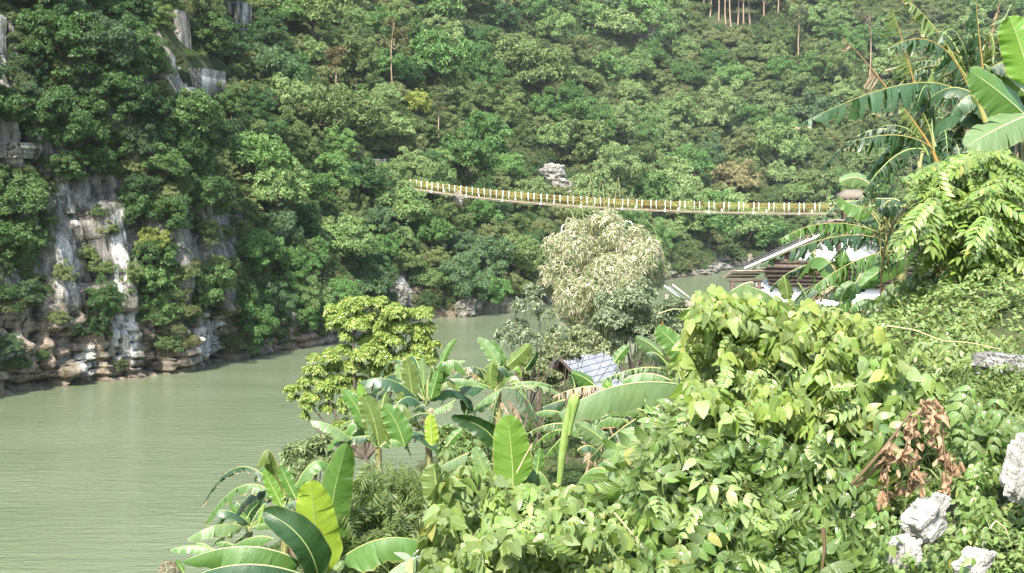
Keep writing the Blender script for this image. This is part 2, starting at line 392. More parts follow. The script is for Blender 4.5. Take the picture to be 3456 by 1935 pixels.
# ================================================================ FOLIAGE BUILDERS
def rand_dirs(n, rng, zmin=-1.0):
    z = rng.uniform(zmin, 1, n); a = rng.uniform(0, 2 * np.pi, n); r = np.sqrt(1 - z * z)
    return np.stack([r * np.cos(a), r * np.sin(a), z], -1)
def leaf_fan(T, O, k, L, Wd, rng, elev=(-.45, .9), droop=.0, fold=0.0):
    """k leaves (each one quad) radiating from each tuft T about its axis O"""
    n = len(T); T = np.repeat(T, k, 0); O = np.repeat(nrm(O), k, 0)
    d = rand_dirs(n * k, rng); d = nrm(d - (d * O).sum(-1, keepdims=True) * O)
    e = rng.uniform(*elev, n * k)[:, None]
    D = d * np.cos(e) + O * np.sin(e); D[:, 2] -= droop * rng.uniform(.4, 1.2, n * k); D = nrm(D)
    side = nrm(np.cross(O + 1e-3, D) + rng.normal(0, .55, (n * k, 3)))
    l = (L * rng.uniform(.65, 1.3, n * k))[:, None]; w = (Wd * rng.uniform(.7, 1.25, n * k))[:, None]
    b = T + rng.normal(0, .12, (n * k, 3)) * l
    mid = b + D * l * .5 + np.array((0, 0, .04)) * l
    tip = b + D * l + np.array((0, 0, -.14 * l.mean()))
    V = np.stack([b, mid + side * w * .5, tip, mid - side * w * .5], 1).reshape(-1, 3)
    return V, np.arange(len(V)).reshape(-1, 4)
def crown_arrays(blobs, ntuft, k, L, Wd, rng, zmin=-.45, inner=.2, **kw):
    B = np.array(blobs, float); c, r = B[:, :3], B[:, 3:6]
    area = (r[:, 0] * r[:, 1] + r[:, 0] * r[:, 2] + r[:, 1] * r[:, 2]); n = np.maximum(3, (ntuft * area / area.sum()).astype(int))
    bi = np.repeat(np.arange(len(B)), n); u = rand_dirs(len(bi), rng, zmin)
    sh = rng.uniform(.78, 1.06, len(bi))[:, None]
    T = c[bi] + u * r[bi] * sh
    # drop most tufts that fall well inside another blob
    q = (((T[:, None] - c[None]) / (r[None] * .82)) ** 2).sum(-1); q[np.arange(len(bi)), bi] = 9
    keep = (q.min(1) > 1) | (rng.random(len(bi)) < inner)
    T, u, bi = T[keep], u[keep], bi[keep]
    O = nrm(u / r[bi] * r[bi].mean(1, keepdims=True) + np.array((0, 0, .55)))
    return leaf_fan(T, O, k, L, Wd, rng, **kw)
def limbs(mb, base, fork, ends, r0, rng, sides=5):
    base, fork = np.asarray(base, float), np.asarray(fork, float)
    mid = (base + fork) / 2 + rng.normal(0, .04, 3) * np.linalg.norm(fork - base)
    mb.tube(bez(base, mid, fork, 6), np.linspace(r0, r0 * .65, 6), sides + 1)
    for e in ends:
        e = np.asarray(e, float); m = (fork + e) / 2 + np.array((0, 0, -.08)) * np.linalg.norm(e - fork) + rng.normal(0, .05, 3) * np.linalg.norm(e - fork)
        mb.tube(bez(fork, m, e, 5), np.linspace(r0 * .5, r0 * .12, 5), sides)

FOLIAGE = leaf_material('tree_foliage', var=.55, transl=.28, rough=.5, spec=.3)
BARK = None
t = NT('bark'); p = t.obj()
BARK = t.bsdf(t.ramp(t.noise(t.scale(p, (1, 1, .3)), 7, 4, .6), [(.3, (.06, .048, .035)), (.6, (.15, .125, .095)), (.8, (.26, .23, .19))]), .85, .15)
t = NT('pale_bark'); p = t.obj()
PALEBARK = t.bsdf(t.ramp(t.noise(t.scale(p, (1, 1, .2)), 5, 4, .6), [(.3, (.20, .135, .08)), (.6, (.33, .25, .17)), (.8, (.42, .36, .28))]), .8, .15)

def tree_proto(kind, seed):
    rg = np.random.default_rng(seed); bl = []
    lop = nrm(rg.normal(0, 1, 3)) * np.array((.25, .25, .12))
    def add(n, q0, q1, s0, s1, zc, zs, fl, zmin):
        for i in range(n):
            u = rand_dirs(1, rg, zmin)[0]; q = rg.uniform(q0, q1) * (1 + u @ lop); s = rg.uniform(s0, s1)
            bl.append((u[0] * q, u[1] * q, zc + u[2] * q * zs, s * rg.uniform(.8, 1.25), s * rg.uniform(.8, 1.25), s * fl))
    if kind == 'broad':
        add(46, .3, .9, .13, .28, .98, .9, .75, -.6); add(26, .75, 1.06, .05, .12, .98, .9, .8, -.3); bl.append((0, 0, .95, .5, .5, .45)); a = dict(ntuft=4000, k=6, L=.078, Wd=.042, droop=.15)
    elif kind == 'layered':
        for i in range(56):
            a_ = rg.uniform(0, 6.28); q = rg.uniform(.1, .95); h = rg.uniform(.2, 1.7); q *= 1.15 - .4 * abs(h - .9)
            s = rg.uniform(.12, .3); bl.append((q * math.cos(a_), q * math.sin(a_), h, s, s, s * .6))
        add(20, .8, 1.08, .05, .1, .95, .85, .8, -.3); a = dict(ntuft=4000, k=6, L=.084, Wd=.044, droop=.15, zmin=-.45)
    elif kind == 'feathery':
        add(70, .25, .98, .09, .21, 1.0, 1.1, .95, -.75); a = dict(ntuft=4200, k=6, L=.075, Wd=.03, droop=.3, elev=(-.6, 1.0))
    elif kind == 'dense':
        add(44, .4, .84, .14, .28, .92, .9, .8, -.5); add(24, .75, 1.0, .05, .11, .92, .9, .8, -.2); bl.append((0, 0, .85, .55, .55, .48)); a = dict(ntuft=4200, k=6, L=.068, Wd=.038, droop=.1)
    v, f = crown_arrays(bl, rng=rg, **a)
    cm = new_mesh('crown', v, f, [FOLIAGE])
    mb = MB(); ends = [np.array(b[:3]) * np.array((.9, .9, 1)) for b in bl[:9]]
    limbs(mb, (0, 0, -.35), (rg.normal(0, .05), rg.normal(0, .05), .55), ends, .06, rg, 4)
    return cm, mb.mesh('trunk', [BARK])
PROTO = {k: [tree_proto(k, 100 + 10 * i + j) for j in range(3)] for i, k in enumerate(('broad', 'layered', 'feathery', 'dense'))}

# ================================================================ FOREST ON THE FAR BANK
ROCKS = [(497, 225, 62, 62), (602, 62, 26, 60), (447, 120, 22, 60), (178, 520, 44, 62), (165, 700, 52, 140), (240, 600, 46, 140), (305, 620, 34, 60), (312, 700, 34, 60), (318, 860, 48, 80),
         (4, 130, 12, 90), (50, 375, 62, 38), (1388, 445, 48, 34), (958, 412, 22, 20), (1150, 505, 20, 24), (530, 850, 50, 60), (100, 860, 120, 70), (200, 880, 90, 70), (1010, 740, 34, 40), (250, 800, 40, 50), (280, 510, 40, 40), (540, 640, 60, 22),
         (470, 640, 30, 40), (1415, 650, 45, 60), (1850, 55, 80, 26)]
def shore_y(x): return np.interp(x, [q[0] for q in SHORE_D], [q[1] for q in SHORE_D])
def band(x): return np.interp(x, [0, 350, 480, 620, 760, 900, 1100, 1300, 1500, 1700, 1880], [130, 120, 100, 65, 70, 75, 48, 36, 26, 22, 20])
TONES = {'dark green': (.034, .072, .022), 'mid green': (.05, .1, .026), 'fresh green': (.072, .128, .036), 'blue-green': (.052, .088, .036),
         'olive green': (.078, .11, .036), 'pale green': (.115, .158, .06), 'yellow-green': (.15, .18, .038), 'soft green': (.09, .135, .045), 'brownish olive': (.125, .115, .05)}
def tone_for(x, y, rg):
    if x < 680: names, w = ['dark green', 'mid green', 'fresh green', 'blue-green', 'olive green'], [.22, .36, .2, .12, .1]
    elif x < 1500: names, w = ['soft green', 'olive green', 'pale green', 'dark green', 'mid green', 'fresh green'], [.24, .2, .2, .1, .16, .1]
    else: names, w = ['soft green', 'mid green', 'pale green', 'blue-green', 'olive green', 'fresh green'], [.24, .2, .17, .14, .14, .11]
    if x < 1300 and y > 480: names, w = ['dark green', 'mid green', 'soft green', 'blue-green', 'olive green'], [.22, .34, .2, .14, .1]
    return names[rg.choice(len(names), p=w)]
cand = []   # x, y of crown centre, radius in picture units, tone, kind
EXPL = [(1000, 532, 44, 'soft green', 'broad'), (945, 515, 46, 'mid green', 'broad'), (152, 705, 32, 'mid green', 'feathery'), (332, 705, 30, 'mid green', 'broad'), (185, 845, 28, 'dark green', 'broad'), (425, 880, 36, 'mid green', 'feathery'), (300, 925, 18, 'mid green', 'feathery'), (55, 925, 26, 'dark green', 'broad'), (245, 545, 24, 'dark green', 'feathery'), (390, 622, 42, 'yellow-green', 'dense'), (395, 735, 58, 'fresh green', 'layered'), (515, 745, 62, 'fresh green', 'layered'), (640, 850, 62, 'mid green', 'feathery'), (410, 815, 46, 'fresh green', 'broad'),
        (1042, 285, 46, 'yellow-green', 'dense'), (1465, 165, 30, 'pale green', 'broad'), (1465, 395, 58, 'olive green', 'layered'), (1850, 470, 54, 'brownish olive', 'broad'), (1690, 375, 55, 'pale green', 'feathery'),
        (1360, 225, 78, 'olive green', 'broad'), (1270, 185, 62, 'olive green', 'broad'), (1490, 70, 46, 'fresh green', 'layered'), (170, 170, 85, 'mid green', 'layered'), (320, 260, 66, 'mid green', 'layered'),
        (150, 340, 80, 'mid green', 'layered'), (572, 140, 46, 'dark green', 'layered'), (120, 575, 32, 'mid green', 'broad'), (222, 655, 28, 'mid green', 'feathery'), (62, 760, 46, 'blue-green', 'broad'), (138, 815, 30, 'dark green', 'feathery'), (352, 790, 34, 'fresh green', 'broad'), (205, 455, 26, 'mid green', 'broad'), (268, 690, 26, 'dark green', 'feathery'), (105, 905, 24, 'mid green', 'feathery'), (700, 800, 50, 'blue-green', 'feathery'), (600, 770, 50, 'mid green', 'broad'), (400, 430, 62, 'fresh green', 'broad'), (60, 530, 80, 'fresh green', 'broad'), (60, 620, 60, 'fresh green', 'layered'), (255, 780, 45, 'mid green', 'feathery'), (250, 840, 40, 'dark green', 'feathery'),
        (10, 880, 40, 'blue-green', 'broad'), (560, 545, 80, 'soft green', 'broad'), (520, 500, 70, 'mid green', 'broad'), (700, 520, 85, 'soft green', 'broad'), (860, 640, 85, 'soft green', 'broad'), (1010, 560, 75, 'soft green', 'broad'), (440, 555, 48, 'mid green', 'layered'), (240, 690, 30, 'mid green', 'broad'), (275, 590, 26, 'mid green', 'broad'),
        (1600, 690, 50, 'mid green', 'dense'), (1780, 600, 64, 'mid green', 'broad'), (1880, 590, 60, 'soft green', 'broad'), (1720, 560, 55, 'soft green', 'layered')]
for e in EXPL: cand.append(list(e))
rg = np.random.default_rng(21)
# fill: tops first, spaced in the picture by the size the trees have there
tries = 0; pts = [(c[0], c[1], c[2]) for c in cand]
while tries < 26000:
    tries += 1
    x = rg.uniform(-40, 2640); y = rg.uniform(-60, 1000)
    if y > shore_y(x) - band(x): continue
    if x > 1400 and y > 640: continue
    far = np.interp(x, [0, 600, 1000, 1500, 2000, 2576], [66, 62, 56, 50, 42, 38]) * np.interp(y, [-50, 250, 600], [.82, 1, 1.05]) * rg.choice([.62, .8, 1.0, 1.25, 1.5], p=[.22, .26, .26, .18, .08]) * rg.uniform(.88, 1.12)
    if x < 650 and y > 430: far *= .66
    if any(((x - a) / (rx + 8 + .62 * far)) ** 2 + ((y - b) / (ry + 4 + .62 * far)) ** 2 < 1 for a, b, rx, ry in ROCKS): continue
    P_ = np.array(pts); d2 = (P_[:, 0] - x) ** 2 + (P_[:, 1] - y) ** 2
    if (d2 < ((P_[:, 2] + far) * .52) ** 2).any(): continue
    pts.append((x, y, far)); cand.append([x, y, far, None, None])
trees = []
for x, y, r, tone, kind in cand:
    h, nn = hit(x, y + r * .55)
    if h is None: continue
    D = h.y; rad = r / 3110.0 * D
    if tone is None: tone = tone_for(x, y, rg)
    if kind is None: kind = rg.choice(['broad', 'layered', 'feathery', 'dense'], p=([.36, .28, .18, .18] if x < 650 else [.38, .08, .34, .2]))
    trees.append(dict(x=x, y=y, r=r, rad=rad, p=h, n=nn, tone=tone, kind=kind))
trees.sort(key=lambda q: -q['r'])
ANCH = [(60, 30, 'at the top left of the cliff'), (60, 180, 'beside the white rock sliver at the left edge'), (200, 120, 'on the upper left cliff'), (330, 60, 'above the rusty shrubs on the cliff'), (300, 220, 'below the rusty shrubs on the cliff'),
        (420, 160, 'left of the tall white rock face'), (520, 40, 'just above the tall white rock face'), (560, 170, 'right of the tall white rock face'), (640, 110, 'right of the upper rock pillar'), (120, 300, 'above the grey slab on the cliff'), (330, 340, 'under the tall white rock face'), (480, 350, 'on the slope under the tall white rock face'),
        (60, 480, 'below the grey slab at the left edge'), (330, 470, 'above the cave in the cliff'), (60, 640, 'left of the long pale rock rib'), (420, 520, 'on the cliff ledge above the round bush'), (400, 640, 'around the round bright bush on the cliff'), (560, 560, 'on the cliff right of the round bright bush'), (560, 720, 'above the broken blocks by the water'), (340, 760, 'beside the lowest white rock face'),
        (640, 430, 'in the middle of the left slope'), (700, 300, 'on the pale slope beyond the cliff'), (760, 160, 'high on the slope beyond the cliff'), (760, 30, 'at the top edge left of centre'), (800, 560, 'on the slope above the bright river tree'), (730, 760, 'over the bank left of the bright river tree'), (900, 700, 'over the bank behind the bright river tree'), (860, 430, 'below the small brick outcrop'), (880, 300, 'beside the slender tree on the left'),
        (980, 160, 'beside the tallest slender trunk'), (960, 40, 'at the top edge near the slender trunk'), (1010, 540, 'under the left end of the footbridge'), (1060, 680, 'on the bank under the left bridge end'), (1050, 380, 'above the left end of the footbridge'), (1090, 290, 'next to the yellow round tree'), (1180, 430, 'above the second span of the footbridge'), (1200, 560, 'under the second span of the footbridge'), (1230, 690, 'on the bank left of the bamboo'), (1330, 590, 'left of the white hooped railing'),
        (1180, 150, 'left of the large olive crowns'), (1170, 40, 'at the top edge above the olive crowns'), (1310, 90, 'above the large olive crowns'), (1320, 330, 'above the square boulder'), (1250, 280, 'below the large olive crowns'), (1340, 420, 'left of the square boulder'), (1470, 470, 'right of the square boulder'), (1420, 30, 'at the top edge in the centre'), (1480, 270, 'on the slope right of the olive crowns'), (1560, 400, 'above the middle of the footbridge'),
        (1560, 160, 'around the bare grey tree'), (1580, 30, 'above the bare grey tree'), (1640, 590, 'behind the bamboo'), (1640, 280, 'on the slope below the bare grey tree'), (1700, 120, 'left below the grove of thin trunks'), (1760, 560, 'under the right half of the footbridge'), (1760, 440, 'above the right half of the footbridge'), (1780, 330, 'over the dark hollow in the hillside'), (1820, 220, 'below the grove of thin trunks'), (1880, 100, 'among the grove of thin trunks'),
        (1900, 580, 'above the rocky far shore'), (1930, 400, 'above the bridge near its right end'), (1950, 280, 'on the right hillside'), (2020, 140, 'left of the dead banana leaf'), (2050, 30, 'at the top edge right of the thin trunks'), (2060, 400, 'left of the torn banana plants'), (2060, 560, 'above the white gable house'), (2180, 60, 'behind the dry banana tips'), (2300, 120, 'behind the torn banana leaves'), (2420, 60, 'at the top edge behind the banana ribs'), (2400, 250, 'behind the large banana clump'), (2540, 60, 'in the top right corner')]
AX = np.array([(a[0], a[1]) for a in ANCH])
groups = {}
NIND = 292
for q in trees[:NIND]:
    a = ANCH[int(((AX[:, 0] - q['x']) ** 2 + ((AX[:, 1] - q['y']) * 1.2) ** 2).argmin())][2]
    shape = {'broad': 'broad', 'layered': 'layered', 'feathery': 'feathery', 'dense': 'dense round'}[q['kind']]
    q['base'] = (shape, q['tone'], a); groups.setdefault(q['base'], []).append(q)
for key, g in groups.items():
    shape, tone, a = key; g.sort(key=lambda q: q['x'])
    for i, q in enumerate(g):
        pre = '' if len(g) == 1 else (('left-hand ', 'right-hand ')[i] if len(g) == 2 else ('leftmost ', 'middle ', 'rightmost ')[i] if len(g) == 3 else ('leftmost ', 'second from left ', 'third from left ', 'fourth from left ', 'fifth from left ', 'sixth from left ', 'seventh from left ')[min(i, 6)])
        q['label'] = f"{pre}{shape} {tone} tree {a}"
up = Vector((0, 0, 1))
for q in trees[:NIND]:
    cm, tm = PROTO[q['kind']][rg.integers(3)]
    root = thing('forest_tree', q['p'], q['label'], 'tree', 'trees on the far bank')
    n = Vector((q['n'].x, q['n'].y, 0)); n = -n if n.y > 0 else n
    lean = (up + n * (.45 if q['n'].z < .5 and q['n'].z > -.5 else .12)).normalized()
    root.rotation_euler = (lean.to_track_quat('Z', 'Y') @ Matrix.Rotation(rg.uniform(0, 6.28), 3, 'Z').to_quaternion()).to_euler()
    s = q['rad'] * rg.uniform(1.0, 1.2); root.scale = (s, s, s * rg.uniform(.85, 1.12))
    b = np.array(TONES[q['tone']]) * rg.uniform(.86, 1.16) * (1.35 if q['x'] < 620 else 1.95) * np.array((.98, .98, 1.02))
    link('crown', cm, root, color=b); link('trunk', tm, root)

# ---- the rest of the wood and the undergrowth: one object each, spread by geometry nodes
def scatter(name, label, pos, scale, protos, cat):
    """instances of the given meshes on the points, one object"""
    pos = np.asarray(pos, np.float32)
    me = bpy.data.meshes.new(name); me.vertices.add(len(pos)); me.vertices.foreach_set('co', pos.ravel())
    a = me.attributes.new('size', 'FLOAT', 'POINT'); a.data.foreach_set('value', np.asarray(scale, np.float32))
    o = link(name, me); tag(o, label, cat, kind='stuff')
    g = bpy.data.node_groups.new(name, 'GeometryNodeTree')
    g.interface.new_socket('Geometry', in_out='INPUT', socket_type='NodeSocketGeometry'); g.interface.new_socket('Geometry', in_out='OUTPUT', socket_type='NodeSocketGeometry')
    N = g.nodes.new; Lk = g.links.new
    gi, go = N('NodeGroupInput'), N('NodeGroupOutput'); m2p = N('GeometryNodeMeshToPoints'); iop = N('GeometryNodeInstanceOnPoints'); g2i = N('GeometryNodeGeometryToInstance')
    for pm in reversed(protos):
        po = bpy.data.objects.new(name + '_source', pm); oi = N('GeometryNodeObjectInfo'); oi.inputs['Object'].default_value = po
        Lk(oi.outputs['Geometry'], g2i.inputs[0])
    na = N('GeometryNodeInputNamedAttribute'); na.data_type = 'FLOAT'; na.inputs['Name'].default_value = 'size'
    rv = N('FunctionNodeRandomValue'); rv.data_type = 'FLOAT_VECTOR'; rv.inputs[0].default_value = (-.15, -.15, 0); rv.inputs[1].default_value = (.15, .15, 6.28)
    e2r = N('FunctionNodeEulerToRotation')
    Lk(gi.outputs[0], m2p.inputs[0]); Lk(m2p.outputs[0], iop.inputs['Points']); Lk(g2i.outputs[0], iop.inputs['Instance'])
    iop.inputs['Pick Instance'].default_value = True
    Lk(rv.outputs[0], e2r.inputs[0]); Lk(e2r.outputs[0], iop.inputs['Rotation']); Lk(na.outputs['Attribute'], iop.inputs['Scale']); Lk(iop.outputs[0], go.inputs[0])
    md = o.modifiers.new('scatter', 'NODES'); md.node_group = g
    return o
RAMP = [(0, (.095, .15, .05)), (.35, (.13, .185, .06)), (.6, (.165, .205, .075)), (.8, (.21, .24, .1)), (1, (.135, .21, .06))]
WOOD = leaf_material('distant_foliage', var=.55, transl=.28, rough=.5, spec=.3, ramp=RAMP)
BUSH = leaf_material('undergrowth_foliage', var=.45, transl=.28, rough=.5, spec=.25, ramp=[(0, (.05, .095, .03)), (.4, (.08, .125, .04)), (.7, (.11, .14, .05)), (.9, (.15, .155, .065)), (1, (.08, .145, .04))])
def recolour(me, mat):
    m = me.copy(); m.materials.clear(); m.materials.append(mat); return m
wood = [recolour(PROTO[k][j][0], WOOD) for k in PROTO for j in range(2)]
rest = trees[NIND:]
pos_w = [tuple(q['p']) for q in rest]; sc_w = [q['rad'] * 1.02 for q in rest]
# trees over the upper slopes and beyond the frame
for i in range(900):
    a_ = rg.integers(0, ns); b_ = rg.integers(155, nt - 4); p = H[a_, b_]; px, py, f = proj(p)
    if -200 < px / DS < 2700 and py / DS > -30 and SPX[a_] < 2600: continue
    if p[2] < 30: continue
    pos_w.append(tuple(p)); sc_w.append(rg.uniform(2.4, 4.2))
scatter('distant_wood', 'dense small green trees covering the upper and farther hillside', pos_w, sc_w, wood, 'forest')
bush = []
for j in range(4):
    r2 = np.random.default_rng(300 + j); bl = []
    for i in range(9):
        u = rand_dirs(1, r2, 0)[0]; s = r2.uniform(.28, .5); bl.append((u[0] * .6, u[1] * .6, .15 + u[2] * .4, s, s, s * .8))
    v, f = crown_arrays(bl, 800, 5, .1, .05, r2, droop=.15); bush.append(new_mesh('undergrowth', v, f, [BUSH]))
pb, sb = [], []
n_try = 0
while len(pb) < 5200 and n_try < 40000:
    n_try += 1
    x = rg.uniform(-60, 2640); y = rg.uniform(-40, 1000)
    if y > shore_y(x) - band(x) * .55: continue
    if any(((x - a) / (rx + 4)) ** 2 + ((y - b) / (ry + 4)) ** 2 < 1 for a, b, rx, ry in ROCKS): continue
    h, nn = hit(x, y)
    if h is None: continue
    on_face = abs(nn.z) < .5 and h.z < 40 and x < 650
    if on_face and (rg.random() < .45 or mnoise.noise((x * .02, y * .02, 5)) < -.1): continue
    pb.append(tuple(h - nn * .1)); sb.append(rg.uniform(.7, 1.7) * (.8 if on_face else h.y / 135.0))
for i in range(500):        # low plants along the foot of the bank
    x = rg.uniform(560, 2300); y = shore_y(x) - band(x) * rg.uniform(.35, 1)
    h, nn = hit(x, y)
    if h is None or mnoise.noise((x * .02, 1, 9)) < -.05 or (1380 < x < 1440 and y > 600): continue
    pb.append(tuple(h)); sb.append(rg.uniform(.4, .9))
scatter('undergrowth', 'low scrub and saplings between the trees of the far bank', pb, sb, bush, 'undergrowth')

# ---- slender pale-trunked trees, singled out on the slope
def slender(x, ytop, ybot, label, lean=0.0, tone=(.12, .125, .045), crown=.34, dens=420):
    h, nn = hit(x, ybot)
    if h is None: return
    D = h.y; ht = (ybot - ytop) / 3110 * D
    root = thing('slender_tree', h, label, 'tree', 'slender pale-trunked trees')
    rg2 = np.random.default_rng(int(x * 7 + ytop)); mb = MB()
    top = np.array((lean * ht, 0, ht)); base = np.array((0, 0, -.5))
    r0 = .00075 * D
    mb.tube(bez(base, top * .5 + np.array((rg2.normal(0, .03) * ht, 0, 0)), top, 9), np.linspace(r0, r0 * .35, 9), 6)
    bl = []
    for i in range(9):
        u = rg2.uniform(1 - crown, 1.0); e = top * u + np.array((rg2.normal(0, .07), rg2.normal(0, .07), .03)) * ht
        mb.tube(np.array([top * (u - .06), (top * (u - .03) + e) / 2, e]), [r0 * .4, r0 * .3, r0 * .15], 4)
        s = ht * rg2.uniform(.035, .065); bl.append((*e, s, s, s))
    v, f = crown_arrays(bl, dens, 5, .42 * D / 180, .14 * D / 180, rg2, droop=.3)
    link('trunk', mb.mesh('trunk', [PALEBARK]), root); link('crown', new_mesh('crown', v, f, [FOLIAGE]), root, color=tone)
slender(993, 60, 252, 'tallest slender tree with a long straight pale trunk on the slope')
slender(843, 130, 275, 'thin tree with an orange trunk and airy brownish crown left of the tallest one', .02, (.14, .12, .05))
slender(1105, 225, 372, 'thin crooked tree with an orange trunk above the left bridge end', .03, (.10, .125, .05))
slender(430, -60, 30, 'bare thin pale stem at the top of the cliff', 0, (.08, .1, .04))
for i, (x, y0, y1) in enumerate([(1808, -50, 52), (1826, -40, 60), (1840, -60, 74), (1856, -50, 66), (1872, -40, 82), (1890, -60, 78), (1786, -50, 42), (1770, -60, 40), (1922, -30, 66), (1950, -60, 80)]):
    _o = ('first', 'second', 'third', 'fourth', 'fifth', 'sixth', 'seventh', 'eighth', 'ninth', 'tenth')[sorted((1808, 1826, 1840, 1856, 1872, 1890, 1786, 1770, 1922, 1950)).index(x)]
    slender(x, y0, y1, f'{_o} pale thin trunk from the left in the eucalyptus grove on the hilltop', rg.normal(0, .02), (.115, .14, .06), .4, 300)
slender(2181, 40, 240, 'bare thin grey trunk left of the dead banana leaf', .01, (.12, .12, .07), .2, 120)
slender(2010, 30, 175, 'single tall trunk right of the eucalyptus grove', 0, (.11, .13, .06), .3, 260)

def bare_tree(x, y, rpx, label):
    h, nn = hit(x, y + rpx * .6); D = h.y; r = rpx / 3110 * D
    root = thing('bare_tree', h, label, 'tree'); rg2 = np.random.default_rng(5); mb = MB()
    for i in range(46):
        u = rand_dirs(1, rg2, .15)[0] * r * rg2.uniform(.8, 1.9); m = u * .5 + rg2.normal(0, .1 * r, 3)
        pts = bez((0, 0, -.3), m, u, 6); mb.tube(pts, np.linspace(.11, .03, 6), 4)
        for k_ in range(5):
            a_ = pts[rg2.integers(2, 6)]; e = a_ + (nrm(u) + rg2.normal(0, .6, 3)) * r * .35; mb.tube(np.array([a_, (a_ + e) / 2 + rg2.normal(0, .1, 3), e]), [.05, .04, .02], 3)
    t = NT('grey_twigs'); g = t.bsdf((.24, .215, .2), .85, .1)
    link('trunk', mb.mesh('trunk', [g]), root)
bare_tree(1605, 95, 52, 'leafless grey tree with fine twigs high on the hillside')

# ---- rusty brown shrubs on the cliff
def shrub_on_hill(x, y, rpx, col, name, label, cat, seed, k='feathery'):
    h, nn = hit(x, y + rpx * .4)
    if h is None: return
    s = rpx / 3110 * h.y; root = thing(name, h, label, cat, None); root.scale = (s, s, s); root.rotation_euler = (0, 0, seed)
    link('crown', PROTO[k][seed % 3][0], root, color=col); link('trunk', PROTO[k][seed % 3][1], root)
shrub_on_hill(300, 85, 30, (.16, .075, .03), 'rusty_shrub', 'upper rusty brown shrub on the cliff left of the white face', 'shrub', 1)
shrub_on_hill(285, 180, 34, (.14, .07, .03), 'rusty_shrub', 'middle rusty brown shrub on the cliff left of the white face', 'shrub', 2)
shrub_on_hill(315, 215, 26, (.11, .065, .03), 'rusty_shrub', 'lowest dull brown shrub on the cliff left of the white face', 'shrub', 3)
shrub_on_hill(2330, 60, 34, (.17, .2, .09), 'pale_shrub', 'pale grassy clearing shrub high on the right hillside', 'shrub', 4, 'dense')

# ---- loose boulders on the slopes
def boulder(name, loc, size, mat, label, seed, cat='rock', sub=4, blocky=.5, group=None, rot=None, strata=.04, amp=.22):
    import bmesh
    bm = bmesh.new(); bmesh.ops.create_icosphere(bm, subdivisions=sub, radius=1.0)
    for v in bm.verts:
        p = v.co.copy(); m = max(abs(p.x), abs(p.y), abs(p.z)); q = p.lerp(p / m * .82, blocky)
        n = mnoise.fractal(q * 1.7 + Vector((seed * 3.1, seed, 0)), 1, 2.1, 4) * amp
        cl = (mnoise.cell(q * 1.9 + Vector((seed, 0, seed))) - .5) * .16; st = (abs((q.z * 3 + mnoise.noise(q * 2) * .6) % 1 - .5) - .25) * strata
        v.co = q * (1 + n + cl + st)
    me = bpy.data.meshes.new(name); bm.to_mesh(me); bm.free(); me.materials.append(mat)
    o = link(name, me, loc=loc); o.scale = size; o.rotation_euler = rot or (0, 0, seed * 1.3); tag(o, label, cat, group); return o
t = NT('boulder_stone'); p = t.pos()
n1 = t.noise(t.scale(p, (1, 1, .5)), 1.6, 5, .65); n2 = t.noise(p, 7, 5, .65)
STONE = t.bsdf(t.mix(t.maprange(n2, .45, .65, 0, .5), t.ramp(n1, [(.3, (.1, .095, .085)), (.5, (.24, .225, .2)), (.68, (.4, .385, .35))]), (.16, .13, .09)), .88, .2, t.bump(t.math('ADD', n1, n2), .8, .2))
def boulder_px(x, y, w, h_, label, seed, mat=None, group=None):
    h, nn = hit(x, y + h_ * .3)
    if h is None: return
    s = h.y / 3110; boulder('boulder', (h.x, h.y - w * s * .2, h.z + h_ * s * .2), (w * s * .55, w * s * .5, h_ * s * .6), mat or STONE, label, seed, group=group)
def rock_face(x, y, w, h_, label, seed, mat, lean=0.0, depth=.7, push=.2):
    h, nn = hit(x, y)
    if h is None: return
    s = h.y / 3110; p = P(x * DS, y * DS, h.y + .1 * w * s)
    import bmesh
    bm = bmesh.new(); bmesh.ops.create_cube(bm, size=2); bmesh.ops.subdivide_edges(bm, edges=bm.edges[:], cuts=30, use_grid_fill=True)
    hw, hh, hd = w * s * .55, h_ * s * .55, w * s * depth
    for v in bm.verts:
        q = v.co.copy(); X_, Z_ = q.x * hw, q.z * hh
        wx = mnoise.noise((X_ * .5, Z_ * .2, seed)); a = X_ / .75 + wx * .9; b = Z_ / 1.9 + wx * .6 + .4 * math.floor(a)
        col = (mnoise.cell((a, seed, 3)) - .5) * .55 + (mnoise.cell((a, b, seed)) - .5) * .3
        crk = -max(0, .13 - abs(a - round(a))) * 2.6 - max(0, .09 - abs(b - round(b))) * 2.0
        f = mnoise.fractal((X_ * .9, Z_ * .5, seed + q.y), 1, 2.1, 4) * .22
        d = (col + crk + f) * (1 if q.y < .5 else .2)
        taper = 1 - .16 * max(0, -q.z) + .1 * mnoise.noise((q.z * 1.7, seed, q.x)); edge = .12 * mnoise.noise((q.x * 2.3, q.z * 2.3, seed + 7))
        v.co = Vector((q.x * hw * taper + edge * hw, q.y * hd - d, q.z * hh * (1 + .14 * mnoise.noise((q.x * 1.8, seed, 2))) + edge * hh * .4))
    me = bpy.data.meshes.new('rock_face'); bm.to_mesh(me); bm.free(); me.materials.append(mat)
    o = link('rock_face', me, loc=p); o.rotation_euler = (0, lean, -.42); tag(o, label, 'rock face', 'bare rock faces in the cliff')
WHITE = ROCKFACE_MATS[0]; DARK = ROCKFACE_MATS[1]
